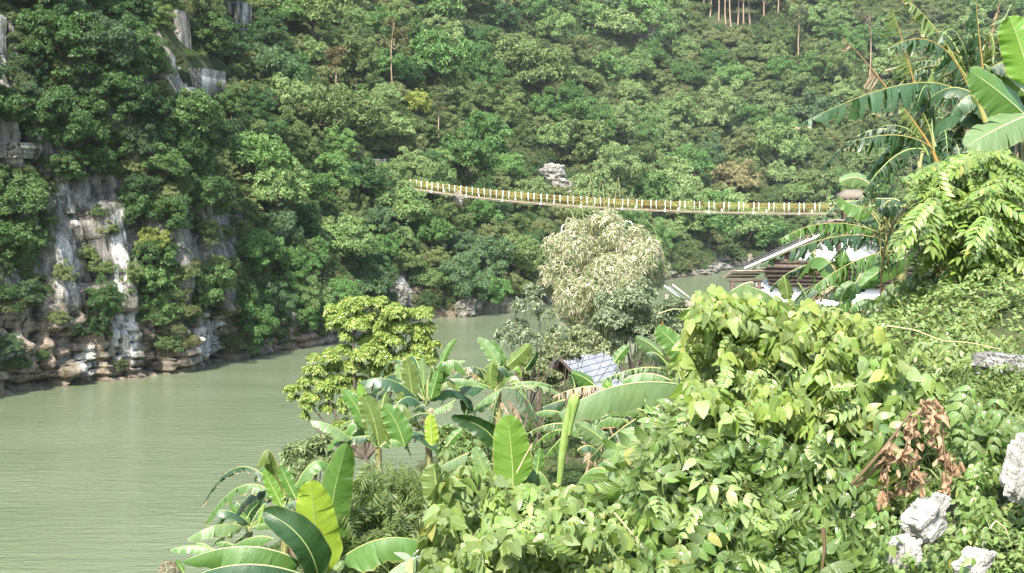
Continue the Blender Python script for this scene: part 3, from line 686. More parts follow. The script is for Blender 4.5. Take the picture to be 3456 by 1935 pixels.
for a_ in [(497, 228, 78, 92, 'tall white rock face high in the middle of the cliff', 3, WHITE, .03), (470, 285, 40, 60, 'narrow grey foot of the tall white rock face', 5, DARK, .2), (602, 60, 34, 96, 'upper rock pillar with pale streaks at the top of the cliff', 6, WHITE, 0),
           (448, 95, 34, 120, 'thin pale rib left of the upper rock pillar', 7, DARK, -.1), (158, 492, 22, 84, 'bright white splinter of rock above the long pale rib', 8, WHITE, -.28), (192, 535, 32, 74, 'white bulging rock below the bright splinter', 9, WHITE, -.1),
           (40, 378, 62, 36, 'flat grey slab at the left edge of the cliff', 15, DARK, .05), (100, 345, 22, 70, 'pale rock sliver right of the flat grey slab', 16, WHITE, 0), (4, 130, 14, 150, 'white rock sliver cut by the left edge', 17, WHITE, 0)]:
    rock_face(*a_)
boulder_px(1388, 436, 70, 52, 'square grey boulder half buried in trees above the footbridge', 1)
boulder_px(1418, 468, 60, 40, 'lower grey slab under the square boulder', 2)
boulder_px(1440, 470, 40, 30, 'small grey rock beside the tree right of the square boulder', 9)
boulder_px(955, 412, 34, 26, 'orange-brown outcrop above the left bridge end', 3, ROCK)
boulder_px(905, 395, 18, 20, 'small grey rock left of the orange outcrop', 4)
boulder_px(1152, 500, 26, 40, 'pale fractured rock just under the bridge deck', 5)
boulder_px(1175, 768, 66, 46, 'layered grey rock sitting at the far waterline', 6, ROCK)
boulder_px(1003, 738, 60, 60, 'tan squarish rock on the bank right of the bright river tree', 7, ROCK)
boulder_px(740, 800, 40, 50, 'brown block on the bank left of the bright river tree', 8, ROCK)
for i in range(16):
    x = rg.uniform(1490, 1875); y = shore_y(x) - rg.uniform(2, 16)
    boulder_px(x, y, rg.uniform(22, 52), rg.uniform(10, 20), 'tan flat rock among the stones along the far shore', 20 + i, ROCK, 'rocks along the far shore')
# ================================================================ FOOTBRIDGE
def plain(name, col, rough=.6, spec=.3, var=.15, scale=4.0, bump=0.0):
    t = NT(name); p = t.obj(); n = t.noise(p, scale, 4, .6)
    lo = tuple(x * (1 - var) for x in col); hi = tuple(min(1, x * (1 + var)) for x in col)
    return t.bsdf(t.ramp(n, [(.3, lo), (.7, hi)]), rough, spec, t.bump(n, bump, .02) if bump else None)
WHITEPAINT = plain('white_paint', (.74, .74, .71), .5)
CONCRETE = plain('deck_concrete', (.30, .25, .20), .85, .1, .3)
YELLOW = plain('yellow_bars', (.38, .29, .08), .5, .2, .25)
TIMBER = plain('old_timber', (.085, .062, .05), .8, .15, .45, 6)
PALETIMBER = plain('weathered_boards', (.27, .21, .165), .85, .1, .35, 5)
DECK = [(972, 463, 196), (1040, 476, 192), (1150, 490, 188.5), (1290, 506, 184.5), (1500, 522, 179.5), (1700, 530, 175), (1900, 535, 171), (2150, 537, 166)]
BS = 1.17
dk = np.array([Pd(a, b, c) for a, b, c in DECK])
tt = np.concatenate([[0], np.cumsum(np.linalg.norm(np.diff(dk, axis=0), axis=1))])
cf = [np.polyfit(tt, dk[:, i], 3) for i in range(3)]
def bpt(s): return np.array([np.polyval(c, s) for c in cf])
Lb = tt[-1]; d0 = nrm(bpt(Lb) - bpt(0)); side = nrm(np.array((-d0[1], d0[0], 0)))
if side[1] < 0: side = -side
WB = 1.5
bridge = thing('footbridge', tuple(bpt(0)), 'long sagging footbridge with yellow bar railings and white posts across the river', 'footbridge')
ss = np.linspace(0, Lb, 60); cl = np.array([bpt(s) for s in ss])
mb = MB()
for k in range(59):      # deck: slab segments following the sag
    a, b = cl[k], cl[k + 1]
    v = [a, a + side * WB, b + side * WB, b]; v = np.array(v + [q - np.array((0, 0, .12)) for q in v])
    mb.add(v, np.array([(0, 1, 2, 3), (7, 6, 5, 4), (0, 3, 7, 4), (1, 5, 6, 2)]))
part('deck', mb, [CONCRETE], bridge)
mb = MB(); mb.tube(cl + np.array((0, 0, -.22)) - side * .06, .03, 6); part('cable', mb, [CONCRETE], bridge)
mb = MB(); mb.tube(cl + np.array((0, 0, -.22)) + side * (WB + .06), .03, 6); part('cable', mb, [CONCRETE], bridge)
pm = MB(); pm.box((0, 0, .68), (.085, .085, 1.4)); pm.box((0, 0, 1.4), (.12, .12, .05)); post_me = pm.mesh('post', [WHITEPAINT])
bm_ = MB(); bm_.box((0, 0, -.12), (.2, .26, .3)); bm_.box((0, .0, .12), (.14, .16, .18)); brk_me = bm_.mesh('bracket', [WHITEPAINT])
base = bpt(0); npost = int(Lb / 2.08)
yaw = math.atan2(d0[1], d0[0])
for k in range(npost + 1):
    s = 1.0 + k * 2.08
    if s > Lb - .2: break
    for off, sh in ((.06, 0), (WB - .06, .35)):
        p = bpt(min(s + sh, Lb)) + side * off - base
        link('post', post_me, bridge, mat=Matrix.Translation(p) @ Matrix.Rotation(yaw, 4, 'Z'))
    if k % 3 == 1:
        p = bpt(s) - side * .12 - base
        link('bracket', brk_me, bridge, mat=Matrix.Translation(p) @ Matrix.Rotation(yaw, 4, 'Z'))
        p = bpt(min(Lb, s + 1.4)) + side * (WB + .1) - base + np.array((0, 0, .25))
        link('bracket', brk_me, bridge, mat=Matrix.Translation(p) @ Matrix.Rotation(yaw, 4, 'Z'))
for off in (.06, WB - .06):
    mb = MB(); s = .3
    while s < Lb:
        p = bpt(s) + side * off; mb.box(p + np.array((0, 0, .7)), (.019, .019, 1.2)); s += .19
    for hh in (.12, .72, 1.3):
        mb.tube(cl + side * off + np.array((0, 0, hh)), .012, 4)
    o = part('railing_bars', mb, [YELLOW], bridge, kind='stuff')

mb = MB(); a0_ = bpt(0); mb.box(a0_ - d0 * 3.2 + side * WB / 2 + np.array((0, 0, -3.1)), (7, 3.2, 6), np.array(Matrix.Rotation(yaw, 3, 'Z'))); part('abutment', mb, [CONCRETE], bridge)
# roofed gate where the bridge lands on the near bank
THATCH = plain('thatch', (.17, .145, .115), .95, .05, .5, 9, .8)
gl = Pd(2126, 537, 164); gt = thing('bridge_gate', tuple(gl), 'small thatched gate on timber pillars at the right end of the footbridge', 'gate')
for dx, dy in ((0, 0), (2.2, .4), (.3, 2.3), (2.5, 2.7)):
    mb = MB(); b = gl + np.array((dx, dy, 0)); mb.tube(np.array([b + (0, 0, -14), b, b + (0, 0, 2.0)]), [.24, .24, .22], 10); part('pillar', mb, [TIMBER], gt, True)
mb = MB(); c = gl + np.array((1.25, 1.35, 2.0))
rv = [(-1.9, -2, 0), (1.9, -2, 0), (1.9, 2, 0), (-1.9, 2, 0), (-1.0, -1.1, .75), (1.0, -1.1, .75), (1.0, 1.1, .75), (-1.0, 1.1, .75), (-.9, 0, 1.0), (.9, 0, 1.0)]
mb.add(np.array(rv) * 1.17 + c, [np.array([(0, 1, 5, 4), (1, 2, 6, 5), (2, 3, 7, 6), (3, 0, 4, 7), (4, 5, 9, 8), (6, 7, 8, 9), (3, 2, 1, 0)]), np.array([(5, 6, 9), (7, 4, 8)])])
for i in range(140):
    a = rng.uniform(-2.2, 2.2); y = rng.choice([-2.34, 2.34]); q = c + np.array((a, y * rng.uniform(.97, 1.05), rng.uniform(-.05, .12))); mb.tube(np.array([q, q + (rng.normal(0, .05), .1 * y / 2, -.25)]), [.03, .012], 3)
part('roof', mb, [THATCH], gt)

# ================================================================ GABLE HOUSE
D0 = 70.0; k_ = D0 / 3110
PLASTER = plain('white_plaster', (.80, .79, .76), .85, .1, .04, 2)
t = NT('grey_roof_tile'); p = t.obj(); n = t.noise(p, 5, 4, .6)
TILE = t.bsdf(t.ramp(n, [(.3, (.04, .039, .038)), (.7, (.11, .105, .1))]), .8, .2)
ridge = Pd(2112, 560, D0); eL = Pd(1886, 664, D0); 
hw = ridge[0] - eL[0]; rise = ridge[2] - eL[2]
house = thing('gable_house', (ridge[0], D0, 8.0), 'white gabled house with timber frame behind the torn banana leaves', 'house')
MIDTIMBER = plain('brown_boards', (.11, .085, .07), .85, .1, .35, 5)
HYAW = R(-21); HX = np.array(Matrix.Rotation(HYAW, 3, 'Z'))
def L(x, y, z): return np.array((ridge[0], D0, 0)) + HX @ np.array((x, y, z))
depth = 6.5; wz = eL[2] + .05     # wall top
mb = MB()   # gable triangle and body below it
gw = hw * .86; tri = [L(-gw, 0, wz), L(gw, 0, wz), L(0, 0, wz + rise * .86)]
mb.add(np.array(tri + [q + HX @ np.array((0, .25, 0)) for q in tri]), [np.array([(0, 1, 2), (5, 4, 3)]), np.array([(0, 3, 4, 1), (1, 4, 5, 2), (2, 5, 3, 0)])])
part('gable_wall', mb, [PLASTER], house)
mb = MB(); mb.box(L(0, depth / 2 + .3, (wz - 1.25 + 3.2) / 2), (2 * hw * .93, depth, wz - 1.25 - 3.2), HX); part('wall', mb, [PLASTER], house)
for x in (-2.9, 0.0, 2.9):
    mb = MB(); top = wz + rise * .86 * (1 - abs(x) / gw); mb.box(L(x, -.06, (wz + top) / 2), (.26, .2, top - wz), HX); part('post', mb, [TIMBER], house)
mb = MB(); mb.box(L(0, -.09, wz + .02), (2 * gw, .28, .22), HX); part('tie_beam', mb, [TIMBER], house)
mb = MB(); mb.box(L(0, .1, wz - .74), (2 * gw * .9, .3, 1.25), HX); part('board_wall', mb, [TIMBER], house)
for i, (z, w, dpt) in enumerate([(wz - .24, 1.0, .62), (wz - .5, .97, .52), (wz - .76, .94, .40), (wz - 1.0, .91, .30), (wz - 1.22, .89, .22)]):
    for sgn, xo, ln in ((0, -gw * w / 2 - .05, gw * w), (1, gw * w / 2 + .05, gw * w)):
        mb = MB(); mb.box(L(xo, -dpt / 2 + .3 - .03 * sgn, z + .02 * sgn), (ln, dpt + .3, .225), HX); part('eave_board', mb, [TIMBER if i % 2 else MIDTIMBER], house)
for sg in (-1, 1):   # roof slopes with tile courses, white barge boards
    mb = MB(); nrm_ = HX @ nrm(np.array((sg * rise, 0, hw)))
    a0 = L(sg * (hw + .2), -.55, eL[2] - .2 * rise / hw); a1 = L(0, -.55, ridge[2])
    sv = a1 - a0; yv = HX @ np.array((0, depth + 1, 0)); ncol, nrow = 34, 14
    for r in range(nrow):
        q0 = a0 + sv * (r / nrow) + nrm_ * .07; q1 = a0 + sv * ((r + 1.12) / nrow) + nrm_ * .02
        us = np.linspace(0, 1, ncol * 3 + 1); hgt = .045 * np.abs(np.sin(us * ncol * np.pi))
        v = np.concatenate([q0 + us[:, None] * yv + hgt[:, None] * nrm_, q1 + us[:, None] * yv + hgt[:, None] * nrm_]); m_ = len(us); j = np.arange(m_ - 1)
        mb.add(v, np.stack([j, j + 1, j + m_ + 1, j + m_], -1))
    und = [a0, a1, a1 + yv, a0 + yv]; mb.add(np.array(und + [q - nrm_ * .1 for q in und]), np.array([(7, 6, 5, 4), (0, 1, 5, 4), (0, 4, 7, 3), (2, 3, 7, 6), (0, 3, 2, 1)]))
    part('roof_tiles', mb, [TILE], house, kind='stuff')
    mb = MB(); b0, b1 = a0 + HX @ np.array((0, -.03, -.16)), a1 + HX @ np.array((0, -.03, -.16)); dn = np.array((0, 0, -.17)); bk = HX @ np.array((0, .06, 0))
    v = [b0, b1, b1 + dn, b0 + dn]; mb.add(np.array(v + [q + bk for q in v]), np.array([(0, 1, 2, 3), (7, 6, 5, 4), (0, 4, 5, 1), (3, 2, 6, 7), (0, 3, 7, 4), (1, 5, 6, 2)]))
    part('barge_board', mb, [WHITEPAINT], house)
mb = MB()
for i in range(70):
    q = L(rng.normal(0, .12), rng.uniform(-.8, 3), ridge[2] + .08); e = q + np.array((rng.choice([-1, 1]) * rng.uniform(.5, 1.3), rng.normal(0, .1), -rng.uniform(.05, .35))); mb.tube(np.array([q, (q + e) / 2 + (0, 0, .1), e]), [.05, .05, .02], 4)
part('ridge_thatch', mb, [THATCH], house)
# brush strokes written on the white wall (illegible from here)
INK = plain('black_ink', (.04, .04, .045), .8, .05)
mb = MB(); wq = Pd(1917, 722, D0 - .02); r3 = np.random.default_rng(3)
fy = 0.27
for i in range(5):
    cx = wq[0] + i * .24; cz = wq[2]
    for q in range(3):
        a = np.array((cx + r3.uniform(-.08, .08), D0 + .27 - (cx - ridge[0]) * math.tan(-HYAW) + .02, cz + r3.uniform(-.1, .1))); b = a + np.array((r3.uniform(-.1, .1), 0, r3.uniform(-.12, .12))); mb.tube(np.array([a, (a + b) / 2 + (.02, 0, .01), b]), [.018, .024, .01], 4)
part('writing', mb, [INK], house, kind='stuff')
# porch: board roof on timber posts left of the house
pc = Pd(1862, 692, D0 - .6); porch = thing('porch_canopy', tuple(pc), 'weathered board canopy on a timber post left of the white house', 'canopy')
for i in range(6):
    mb = MB(); z = pc[2] + .3 - i * .075; mb.box((pc[0] + .15 - .04 * i, D0 - .9 + i * .34 - 1.2, z - i * .02 + .12 * (i % 2) * .3), (1.75, .36, .07)); part('roof_board', mb, [PALETIMBER], porch)
mb = MB(); mb.box((pc[0], D0 - 2.2, pc[2] - .24), (1.8, .14, .16)); part('beam', mb, [TIMBER], porch)
mb = MB(); mb.box((pc[0] + .2, D0 - 2.2, pc[2] - .62), (1.7, .1, .14)); part('beam', mb, [TIMBER], porch)
for dx in (-.72, .75):
    mb = MB(); mb.box((pc[0] + dx, D0 - 2.2, pc[2] - 2.1), (.2, .2, 3.6)); part('post', mb, [TIMBER], porch)

# ================================================================ TILED PAVILION ROOF
t = NT('blue_grey_tile'); p = t.obj(); n = t.noise(p, 3, 3, .6); isl = t.node('NewGeometry').outputs['Random Per Island']
c = t.ramp(t.math('ADD', t.math('MULTIPLY', isl, .5), t.math('MULTIPLY', n, .5)), [(.3, (.15, .16, .18)), (.7, (.225, .235, .255))])
BLUETILE = t.bsdf(c, .55, .4)
zr = 7.6
A_ = np.array((2.45, 62.5, zr)); B_ = np.array((4.9, 67.2, zr)); rd = nrm(B_ - A_); pd_ = nrm(np.array((rd[1], -rd[0], 0)))
pav = thing('pavilion', (float(A_[0]), float(A_[1]), 4.0), 'low pavilion with a blue-grey tiled roof beyond the banana plants', 'pavilion')
def slope(sign, name):
    mb = MB(); dn = nrm(pd_ * sign * 1.0 + np.array((0, 0, -.88))); nn = np.cross(rd, dn); nn = nn if nn[2] > 0 else -nn
    ln = np.linalg.norm(B_ - A_); nrow, ncol = 7, int(ln / .24); sl = 2.5
    for r in range(nrow):
        for c_ in range(ncol):
            o0 = A_ + rd * (c_ * .24) + dn * (.12 + r * sl / nrow); e = dn * (sl / nrow * 1.13)
            xs = np.linspace(0, 1, 6); hh = .055 * np.sin(xs * np.pi) ** .7 + .012
            v = np.concatenate([o0 + xs[:, None] * rd * .236 + nn * (hh[:, None]), o0 + e + xs[:, None] * rd * .236 + nn * (hh[:, None] + .045)]); j = np.arange(5)
            mb.add(v, np.stack([j, j + 1, j + 7, j + 6], -1)); mb.add(np.array([v[6], v[7], v[8], v[9], v[10], v[11], v[11] - nn * .04, v[6] - nn * .04]), np.arange(8)[None])
    part(name, mb, [BLUETILE], pav, kind='stuff')
    mb = MB(); q = [A_ - rd * .05 + dn * .05, B_ + rd * .05 + dn * .05, B_ + rd * .05 + dn * 2.6, A_ - rd * .05 + dn * 2.6]; q = [a - nn * .02 for a in q]
    mb.add(np.array(q + [a - nn * .08 for a in q]), np.array([(0, 1, 2, 3), (7, 6, 5, 4), (0, 4, 5, 1), (3, 2, 6, 7), (0, 3, 7, 4), (1, 5, 6, 2)])); part('roof_deck', mb, [TIMBER], pav)
slope(1, 'roof_tiles'); slope(-1, 'roof_tiles')
mb = MB()
for i in range(44):   # stacked ridge tiles on the left end of the ridge
    q = A_ + rd * (-.5 + i * .082) + np.array((-.15, 0, .42)); mb.box(q, (.30, .055, .2), np.array(Matrix.Rotation(math.atan2(rd[1], rd[0]) - R(90), 3, 'Z')))
part('ridge_tiles', mb, [TILE], pav, kind='stuff')
mb = MB(); mb.tube(np.array([A_ - rd * .6 + (-.12, 0, .22), A_ + rd * 3.2 + (-.12, 0, .22)]), .1, 8); part('ridge_beam', mb, [PALETIMBER], pav)
for s, o_ in ((.4, 1.4), (5.0, 1.4), (.4, -1.4), (5.0, -1.4)):
    mb = MB(); q = A_ + rd * s + pd_ * o_; mb.box((q[0], q[1], zr - 3.2), (.2, .2, 4.4)); part('post', mb, [TIMBER], pav)

# ================================================================ RIVERSIDE PLATFORM WITH WHITE HOOPED RAILING, FAR BANK
q0 = Pd(1432, 606, 206); plat = thing('viewing_platform', tuple(q0), 'beige concrete platform with white railing and hoop behind the bamboo', 'platform')
BEIGE = plain('beige_concrete', (.50, .42, .33), .9, .1, .25, 1.2, .5)
mb = MB(); mb.box(q0 + np.array((.4, 2.6, -5)), (3.7, 5, 10)); part('block', mb, [BEIGE], plat)
def hoop(mb, c, w, h, r):
    a = np.linspace(0, np.pi, 11); p = [c + np.array((-w / 2, 0, 0))] + [c + np.array((-math.cos(x) * w / 2, 0, h - w / 2 + math.sin(x) * w / 2)) for x in a] + [c + np.array((w / 2, 0, 0))]
    mb.tube(np.array(p), r, 6)
mb = MB(); hoop(mb, q0 + np.array((-.6, .3, .2)), 1.35, 2.5, .11); part('hoop', mb, [WHITEPAINT], plat)
mb = MB()
for i in range(12):
    x = -1.3 + i * .3; mb.box(q0 + np.array((x, .25, .5)), (.06, .06, .95)); mb.tube(np.array([q0 + (x, .25, .05), q0 + (x + .3, .25, .95)]), .035, 4)
for h in (.1, .5, .95): mb.box(q0 + np.array((.4, .25, h)), (3.6, .07, .07))
part('railing', mb, [WHITEPAINT], plat)
q1 = Pd(1580, 590, 252); pl2 = thing('white_hoop', tuple(q1), 'second white hoop rising just above the bamboo top', 'railing')
mb = MB(); hoop(mb, q1 + np.array((0, 0, -.3)), 1.75, 3.0, .13); part('hoop', mb, [WHITEPAINT], pl2)
mb = MB(); mb.box(q1 + np.array((.3, .2, -.1)), (6, .1, .1)); mb.box(q1 + np.array((.3, .2, -.6)), (6, .1, .1)); mb.box(q1 + np.array((.4, 2.2, -5)), (5.4, 4, 9))
part('base', mb, [BEIGE], pl2)

# ---- tilted white panels of a moored raft's roof, and the yellow sign on its dark post
q = Pd(1708, 738, 64); raft = thing('raft_roof', tuple(q), 'tilted white sheet roof just showing above the shrubs by the river', 'roof')
Rm = np.array(Matrix.Rotation(R(-32), 3, 'Y') @ Matrix.Rotation(R(16), 3, 'X') @ Matrix.Rotation(R(-20), 3, 'Z'))
Rm = np.array(Matrix.Rotation(R(38), 3, 'Y'))
for i, (dx, dz) in enumerate(((-.28, .02), (.2, .05))):
    mb = MB(); mb.box(q + np.array((dx, .3 * i, dz)), (1.25, .22, .05), Rm); part('sheet', mb, [WHITEPAINT], raft)
mb = MB(); mb.box(q + np.array((-.05, .15, -.03)), (1.2, .3, .04), Rm); part('trough', mb, [plain('grey_sheet', (.2, .22, .24))], raft)
mb = MB()
for i in range(9): mb.box(q + np.array((-.62 + .17 * i, .2, -.28 - .05 * i)), (.16, .5, .4)); 
part('edge_boards', mb, [PALETIMBER], raft)
q = Pd(1660, 812, 52); sg = thing('hanging_sign', tuple(q), 'small orange-yellow sign hanging beside a dark post among the shrubs', 'sign')
mb = MB(); mb.tube(np.array([q + (-.13, 0, -2.5), q + (-.13, 0, .55)]), [.07, .055], 7); part('post', mb, [plain('dark_post', (.03, .03, .035))], sg)
mb = MB(); mb.box(q + np.array((.05, 0, 0)), (.17, .05, .46)); part('board', mb, [plain('orange_paint', (.75, .33, .02), .5)], sg)
mb = MB(); mb.tube(bez(q + (.2, 0, .1), q + (.28, 0, -.15), q + (.14, 0, -.3), 6), .025, 4); part('bracket', mb, [plain('dark_iron', (.04, .05, .07))], sg)
# ================================================================ BANANA PLANTS
def banana_material(name, rough, torn):
    t = NT(name); oi = t.node('ObjectInfo'); uv = t.node('UVMap').outputs[0]; s = t.node('SeparateXYZ'); t.set(s.inputs[0], uv)
    u, v = s.outputs[0], s.outputs[1]; av = t.math('ABSOLUTE', v)
    ob = t.obj()
    st = t.math('SUBTRACT', u, t.math('MULTIPLY', av, .07))
    cx = t.node('CombineXYZ'); t.set(cx.inputs[0], st); t.set(cx.inputs[1], t.math('MULTIPLY', v, .03)); t.set(cx.inputs[2], oi.outputs['Random'])
    fine = t.noise(cx.outputs[0], 150, 2, .5); broad = t.noise(cx.outputs[0], 22, 3, .6); blot = t.noise(ob, 2.2, 4, .6)
    c = oi.outputs['Color']
    c = t.mix(t.maprange(broad, .35, .7, 0, .55), c, t.mix(1.0, c, (.62, .68, .6), 'MULTIPLY'))
    c = t.mix(t.maprange(fine, .4, .65, 0, .4), c, t.mix(1.0, c, (1.4, 1.35, 1.3), 'MULTIPLY'))
    c = t.mix(t.maprange(blot, .55, .75, 0, .35), c, t.mix(1.0, c, (1.35, 1.25, .8), 'MULTIPLY'))
    edge = t.maprange(t.math('ADD', av, t.math('MULTIPLY', t.math('SUBTRACT', blot, .5), .25)), .93, 1.0)
    c = t.mix(t.math('MULTIPLY', edge, .6), c, (.30, .27, .10))
    if torn:   # dry brown ends of the strips
        dry = t.maprange(t.math('ADD', t.math('MULTIPLY', av, .75), t.math('MULTIPLY', t.noise(cx.outputs[0], 9, 3, .6), .9)), 1.13, 1.2)
        c = t.mix(dry, c, (.34, .25, .155))
    c = t.mix(t.maprange(av, .012, .035, .6, 0), c, (.30, .36, .13))
    hb = t.math('ADD', t.math('MULTIPLY', fine, .4), broad)
    return t.bsdf(c, rough, .5, t.bump(hb, .35, .02), .3, t.mix(1.0, c, (1.5, 1.45, .45), 'MULTIPLY'))
BAN = banana_material('banana_leaf', .36, False); BANT = banana_material('torn_banana_leaf', .42, True)
t = NT('banana_midrib'); oi = t.node('ObjectInfo'); MIDRIB = t.bsdf(oi.outputs['Color'], .5, .4, None, .1)
t = NT('banana_stem'); p = t.obj(); n = t.noise(t.scale(p, (6, 6, .8)), 3, 4, .65)
STEM = t.bsdf(t.ramp(n, [(.3, (.07, .045, .025)), (.5, (.17, .16, .06)), (.62, (.25, .26, .10)), (.75, (.15, .085, .05))]), .6, .3, t.bump(n, .5, .03))
t = NT('dry_banana_leaf'); p = t.obj(); n = t.noise(t.scale(p, (4, 4, 1)), 3, 4, .6)
DRY = t.bsdf(t.ramp(n, [(.3, (.17, .115, .065)), (.55, (.36, .28, .18)), (.75, (.56, .48, .36))]), .8, .2, t.bump(n, .5, .03), .2)
G = dict(mid=(.085, .17, .038), bright=(.13, .24, .036), yellow=(.24, .33, .04), blue=(.046, .098, .044), dark=(.027, .064, .021), pale=(.15, .225, .095), olive=(.12, .17, .045), straw=(.42, .33, .21), brown=(.24, .16, .09))
RIB = dict(green=(.26, .33, .10), yellow=(.30, .28, .09), orange=(.30, .19, .05), brown=(.26, .16, .08), pale=(.36, .42, .2))
lr = np.random.default_rng(77)

def banana_leaf(root, p0, pm, p1, width, face='U', fold=20, curl=25, tear=0.0, color='mid', rib='green', petiole=.06, blade1=1.0, ribr=.014, gaps=None, sides=(1, -1), shape=1.0, wave=.035):
    """one leaf: a curved midrib from p0 through pm to p1 and the two halves of its blade, whole or torn into strips"""
    N = 40; C = bez(p0, pm, p1, N); Tn = nrm(np.gradient(C, axis=0)); ln = np.linalg.norm(np.diff(C, axis=0), axis=1).sum()
    hint = {'U': (0, -.25, 1), 'F': (0, -1, .35), 'B': (0, -1, -.3), 'L': (-1, -.5, .4), 'Rr': (1, -.5, .4), 'UF': (0, -.7, .8)}.get(face, face)
    Nn = np.array(hint, float); S = nrm(np.cross(Tn, Nn)); Nn = nrm(np.cross(S, Tn)); Nn = np.where((Nn @ np.array(hint, float))[:, None] < 0, -Nn, Nn)
    grav = np.array((0, 0, -1.0)); mb = MB(); W2 = width / 2
    def wprof(u):
        b = np.clip((u - petiole) / max(1e-3, blade1 - petiole), 0, 1)
        return W2 * np.minimum(1, (b / .16 + 1e-6) ** .55) * np.clip(1 - b ** (4.5 * shape), 0, 1) ** .6 * (1 - .12 * b)
    def samp(A, u): x = np.clip(u, 0, 1) * (N - 1); i = np.minimum(x.astype(int), N - 2); f = (x - i)[:, None]; return A[i] * (1 - f) + A[i + 1] * f
    for sd_ in sides:
        cuts = [petiole]
        if tear > 0:
            u = petiole
            while u < blade1:
                u += lr.uniform(.5, 1.6) * (.028 if tear > .6 else .075 if tear > .3 else .2); cuts.append(min(u, blade1))
        else: cuts.append(blade1)
        ph = lr.uniform(0, 6.28); fq = lr.uniform(11, 34)
        for a, b in zip(cuts[:-1], cuts[1:]):
            if b - a < .004: continue
            if gaps and any(g0 < (a + b) / 2 < g1 for g0, g1 in gaps): continue
            if tear > .6 and lr.random() < .2: continue
            nu = max(3, int((b - a) * 46) + 1); nv = 6
            us = np.linspace(a, b, nu); vs = np.linspace(0, 1, nv)
            f0 = R(fold) + (lr.normal(0, .16) * min(1, tear * 1.6) if tear else 0)
            kc = R(curl) * (1 + (lr.normal(0, .35) if tear else 0))
            slim = 1 - ((.72 if tear > .6 else .42) * tear * lr.uniform(.5, 1.25) if tear > .3 else 0); ucen = (a + b) / 2; sk = lr.normal(0, .035) * tear
            cut = 1 - (lr.random() ** 2 * .6 if tear > .5 else 0)
            Cc, T_, S_, N_ = samp(C, us), samp(Tn, us), samp(S, us), samp(Nn, us); w = wprof(us)
            down = nrm(-N_ * (1 - .55 * min(1, fold / 60)) + grav * .55 * min(1, fold / 60))
            rows = []; pos_ = Cc.copy(); 
            for iv, v in enumerate(vs):
                if iv:
                    an = f0 + kc * v; step = (vs[iv] - vs[iv - 1]) * cut
                    pos_ = pos_ + (S_ * sd_ * math.cos(an) + down * math.sin(an)) * (w * step)[:, None]
                shift = ((us - ucen) * (-(1 - slim)) * v + sk * v * v)[:, None] * T_ * ln + T_ * (w * .22 * v * v)[:, None]
                rip = N_ * (wave * width * np.sin(us * fq + ph + 2 * sd_) * v * v + wave * .6 * width * np.sin(us * fq * 2.7 + ph * 2) * v * v * v)[:, None]
                rows.append(pos_ + shift + rip)
            V = np.stack(rows, 1).reshape(-1, 3); ii = np.arange(nu * nv).reshape(nu, nv)
            q = np.stack([ii[:-1, :-1], ii[1:, :-1], ii[1:, 1:], ii[:-1, 1:]], -1).reshape(-1, 4)
            if sd_ < 0: q = q[:, ::-1]
            mb.add(V, q, np.stack([np.repeat(us, nv), np.tile(vs, nu) * sd_], -1))
    col = np.array(G[color]) * lr.uniform(.88, 1.14)
    mat = DRY if color in ('straw', 'brown') else BANT if tear > .3 else BAN
    lf = part('leaf', mb, [mat], root, True, col)
    m2 = MB(); rr = np.linspace(ribr, ribr * .18, N); m2.tube(C[::2] - Nn[::2] * .004, rr[::2], 6)
    me = m2.mesh('midrib', [MIDRIB], True, np.array(root.location)); o = link('midrib', me, lf, color=RIB[rib])
    return lf
def leaf_px(root, K, b, m, p, wpx, D, dm=0.0, dt=0.0, **kw):
    """midrib given by three picture points (crop K) at depth D, its middle and tip dm, dt metres nearer (+) or farther"""
    p0, pm, p1 = P(*K(*b), D), P(*K(*m), D - dm), P(*K(*p), D - dt)
    s = (K(1, 0)[0] - K(0, 0)[0]); wf = 1.38 if kw.get('fold', 20) >= 30 else 1.1
    if 'tear' not in kw and lr.random() < .6: kw['tear'] = lr.uniform(.08, .25)
    return banana_leaf(root, p0, pm, p1, wpx * wf * s * D / FPX, **kw)
def pseudostem(root, base, top, r, dry=True):
    base, top = np.asarray(base, float), np.asarray(top, float); mb = MB()
    mb.tube(bez(base, (base + top) / 2 + lr.normal(0, .04, 3), top, 8), np.linspace(r, r * .6, 8), 10); part('trunk', mb, [STEM], root, True)
    if dry:
        for i in range(5):
            a = base + (top - base) * lr.uniform(.6, .98); d = np.array((lr.normal(0, 1), lr.normal(0, 1), 0)); d = nrm(d)
            e = a + d * lr.uniform(.2, .4) + np.array((0, 0, -lr.uniform(.5, 1.0))); banana_leaf(root, a, (a + e) / 2 + d * .14, e, .22, face=tuple(d + np.array((0, 0, .2))), fold=35, curl=60, tear=.5, color='brown', rib='brown', ribr=.012)
K1 = crop(500, 1400, 2.576); K2 = crop(900, 950, 2.576); K3 = crop(1700, 1100, 2.403); K5 = crop(1300, 1500, 1.9815); K6 = crop(2600, 0, 2.0596); K7 = crop(2400, 600, 2.0597)
K8 = crop(2450, 680, 3.6046)
def plant(label, K, base, D, group='banana plants on the near bank'):
    b = P(*K(*base), D); z = zg(b[0], D)
    return thing('banana_plant', (b[0], D, min(z, b[2] - .2)), label, 'banana plant', group), b
V = dict(face='F', fold=12, curl=10); HG = dict(face='U', fold=50, curl=28); HT = dict(face='U', fold=58, curl=28, tear=.7)

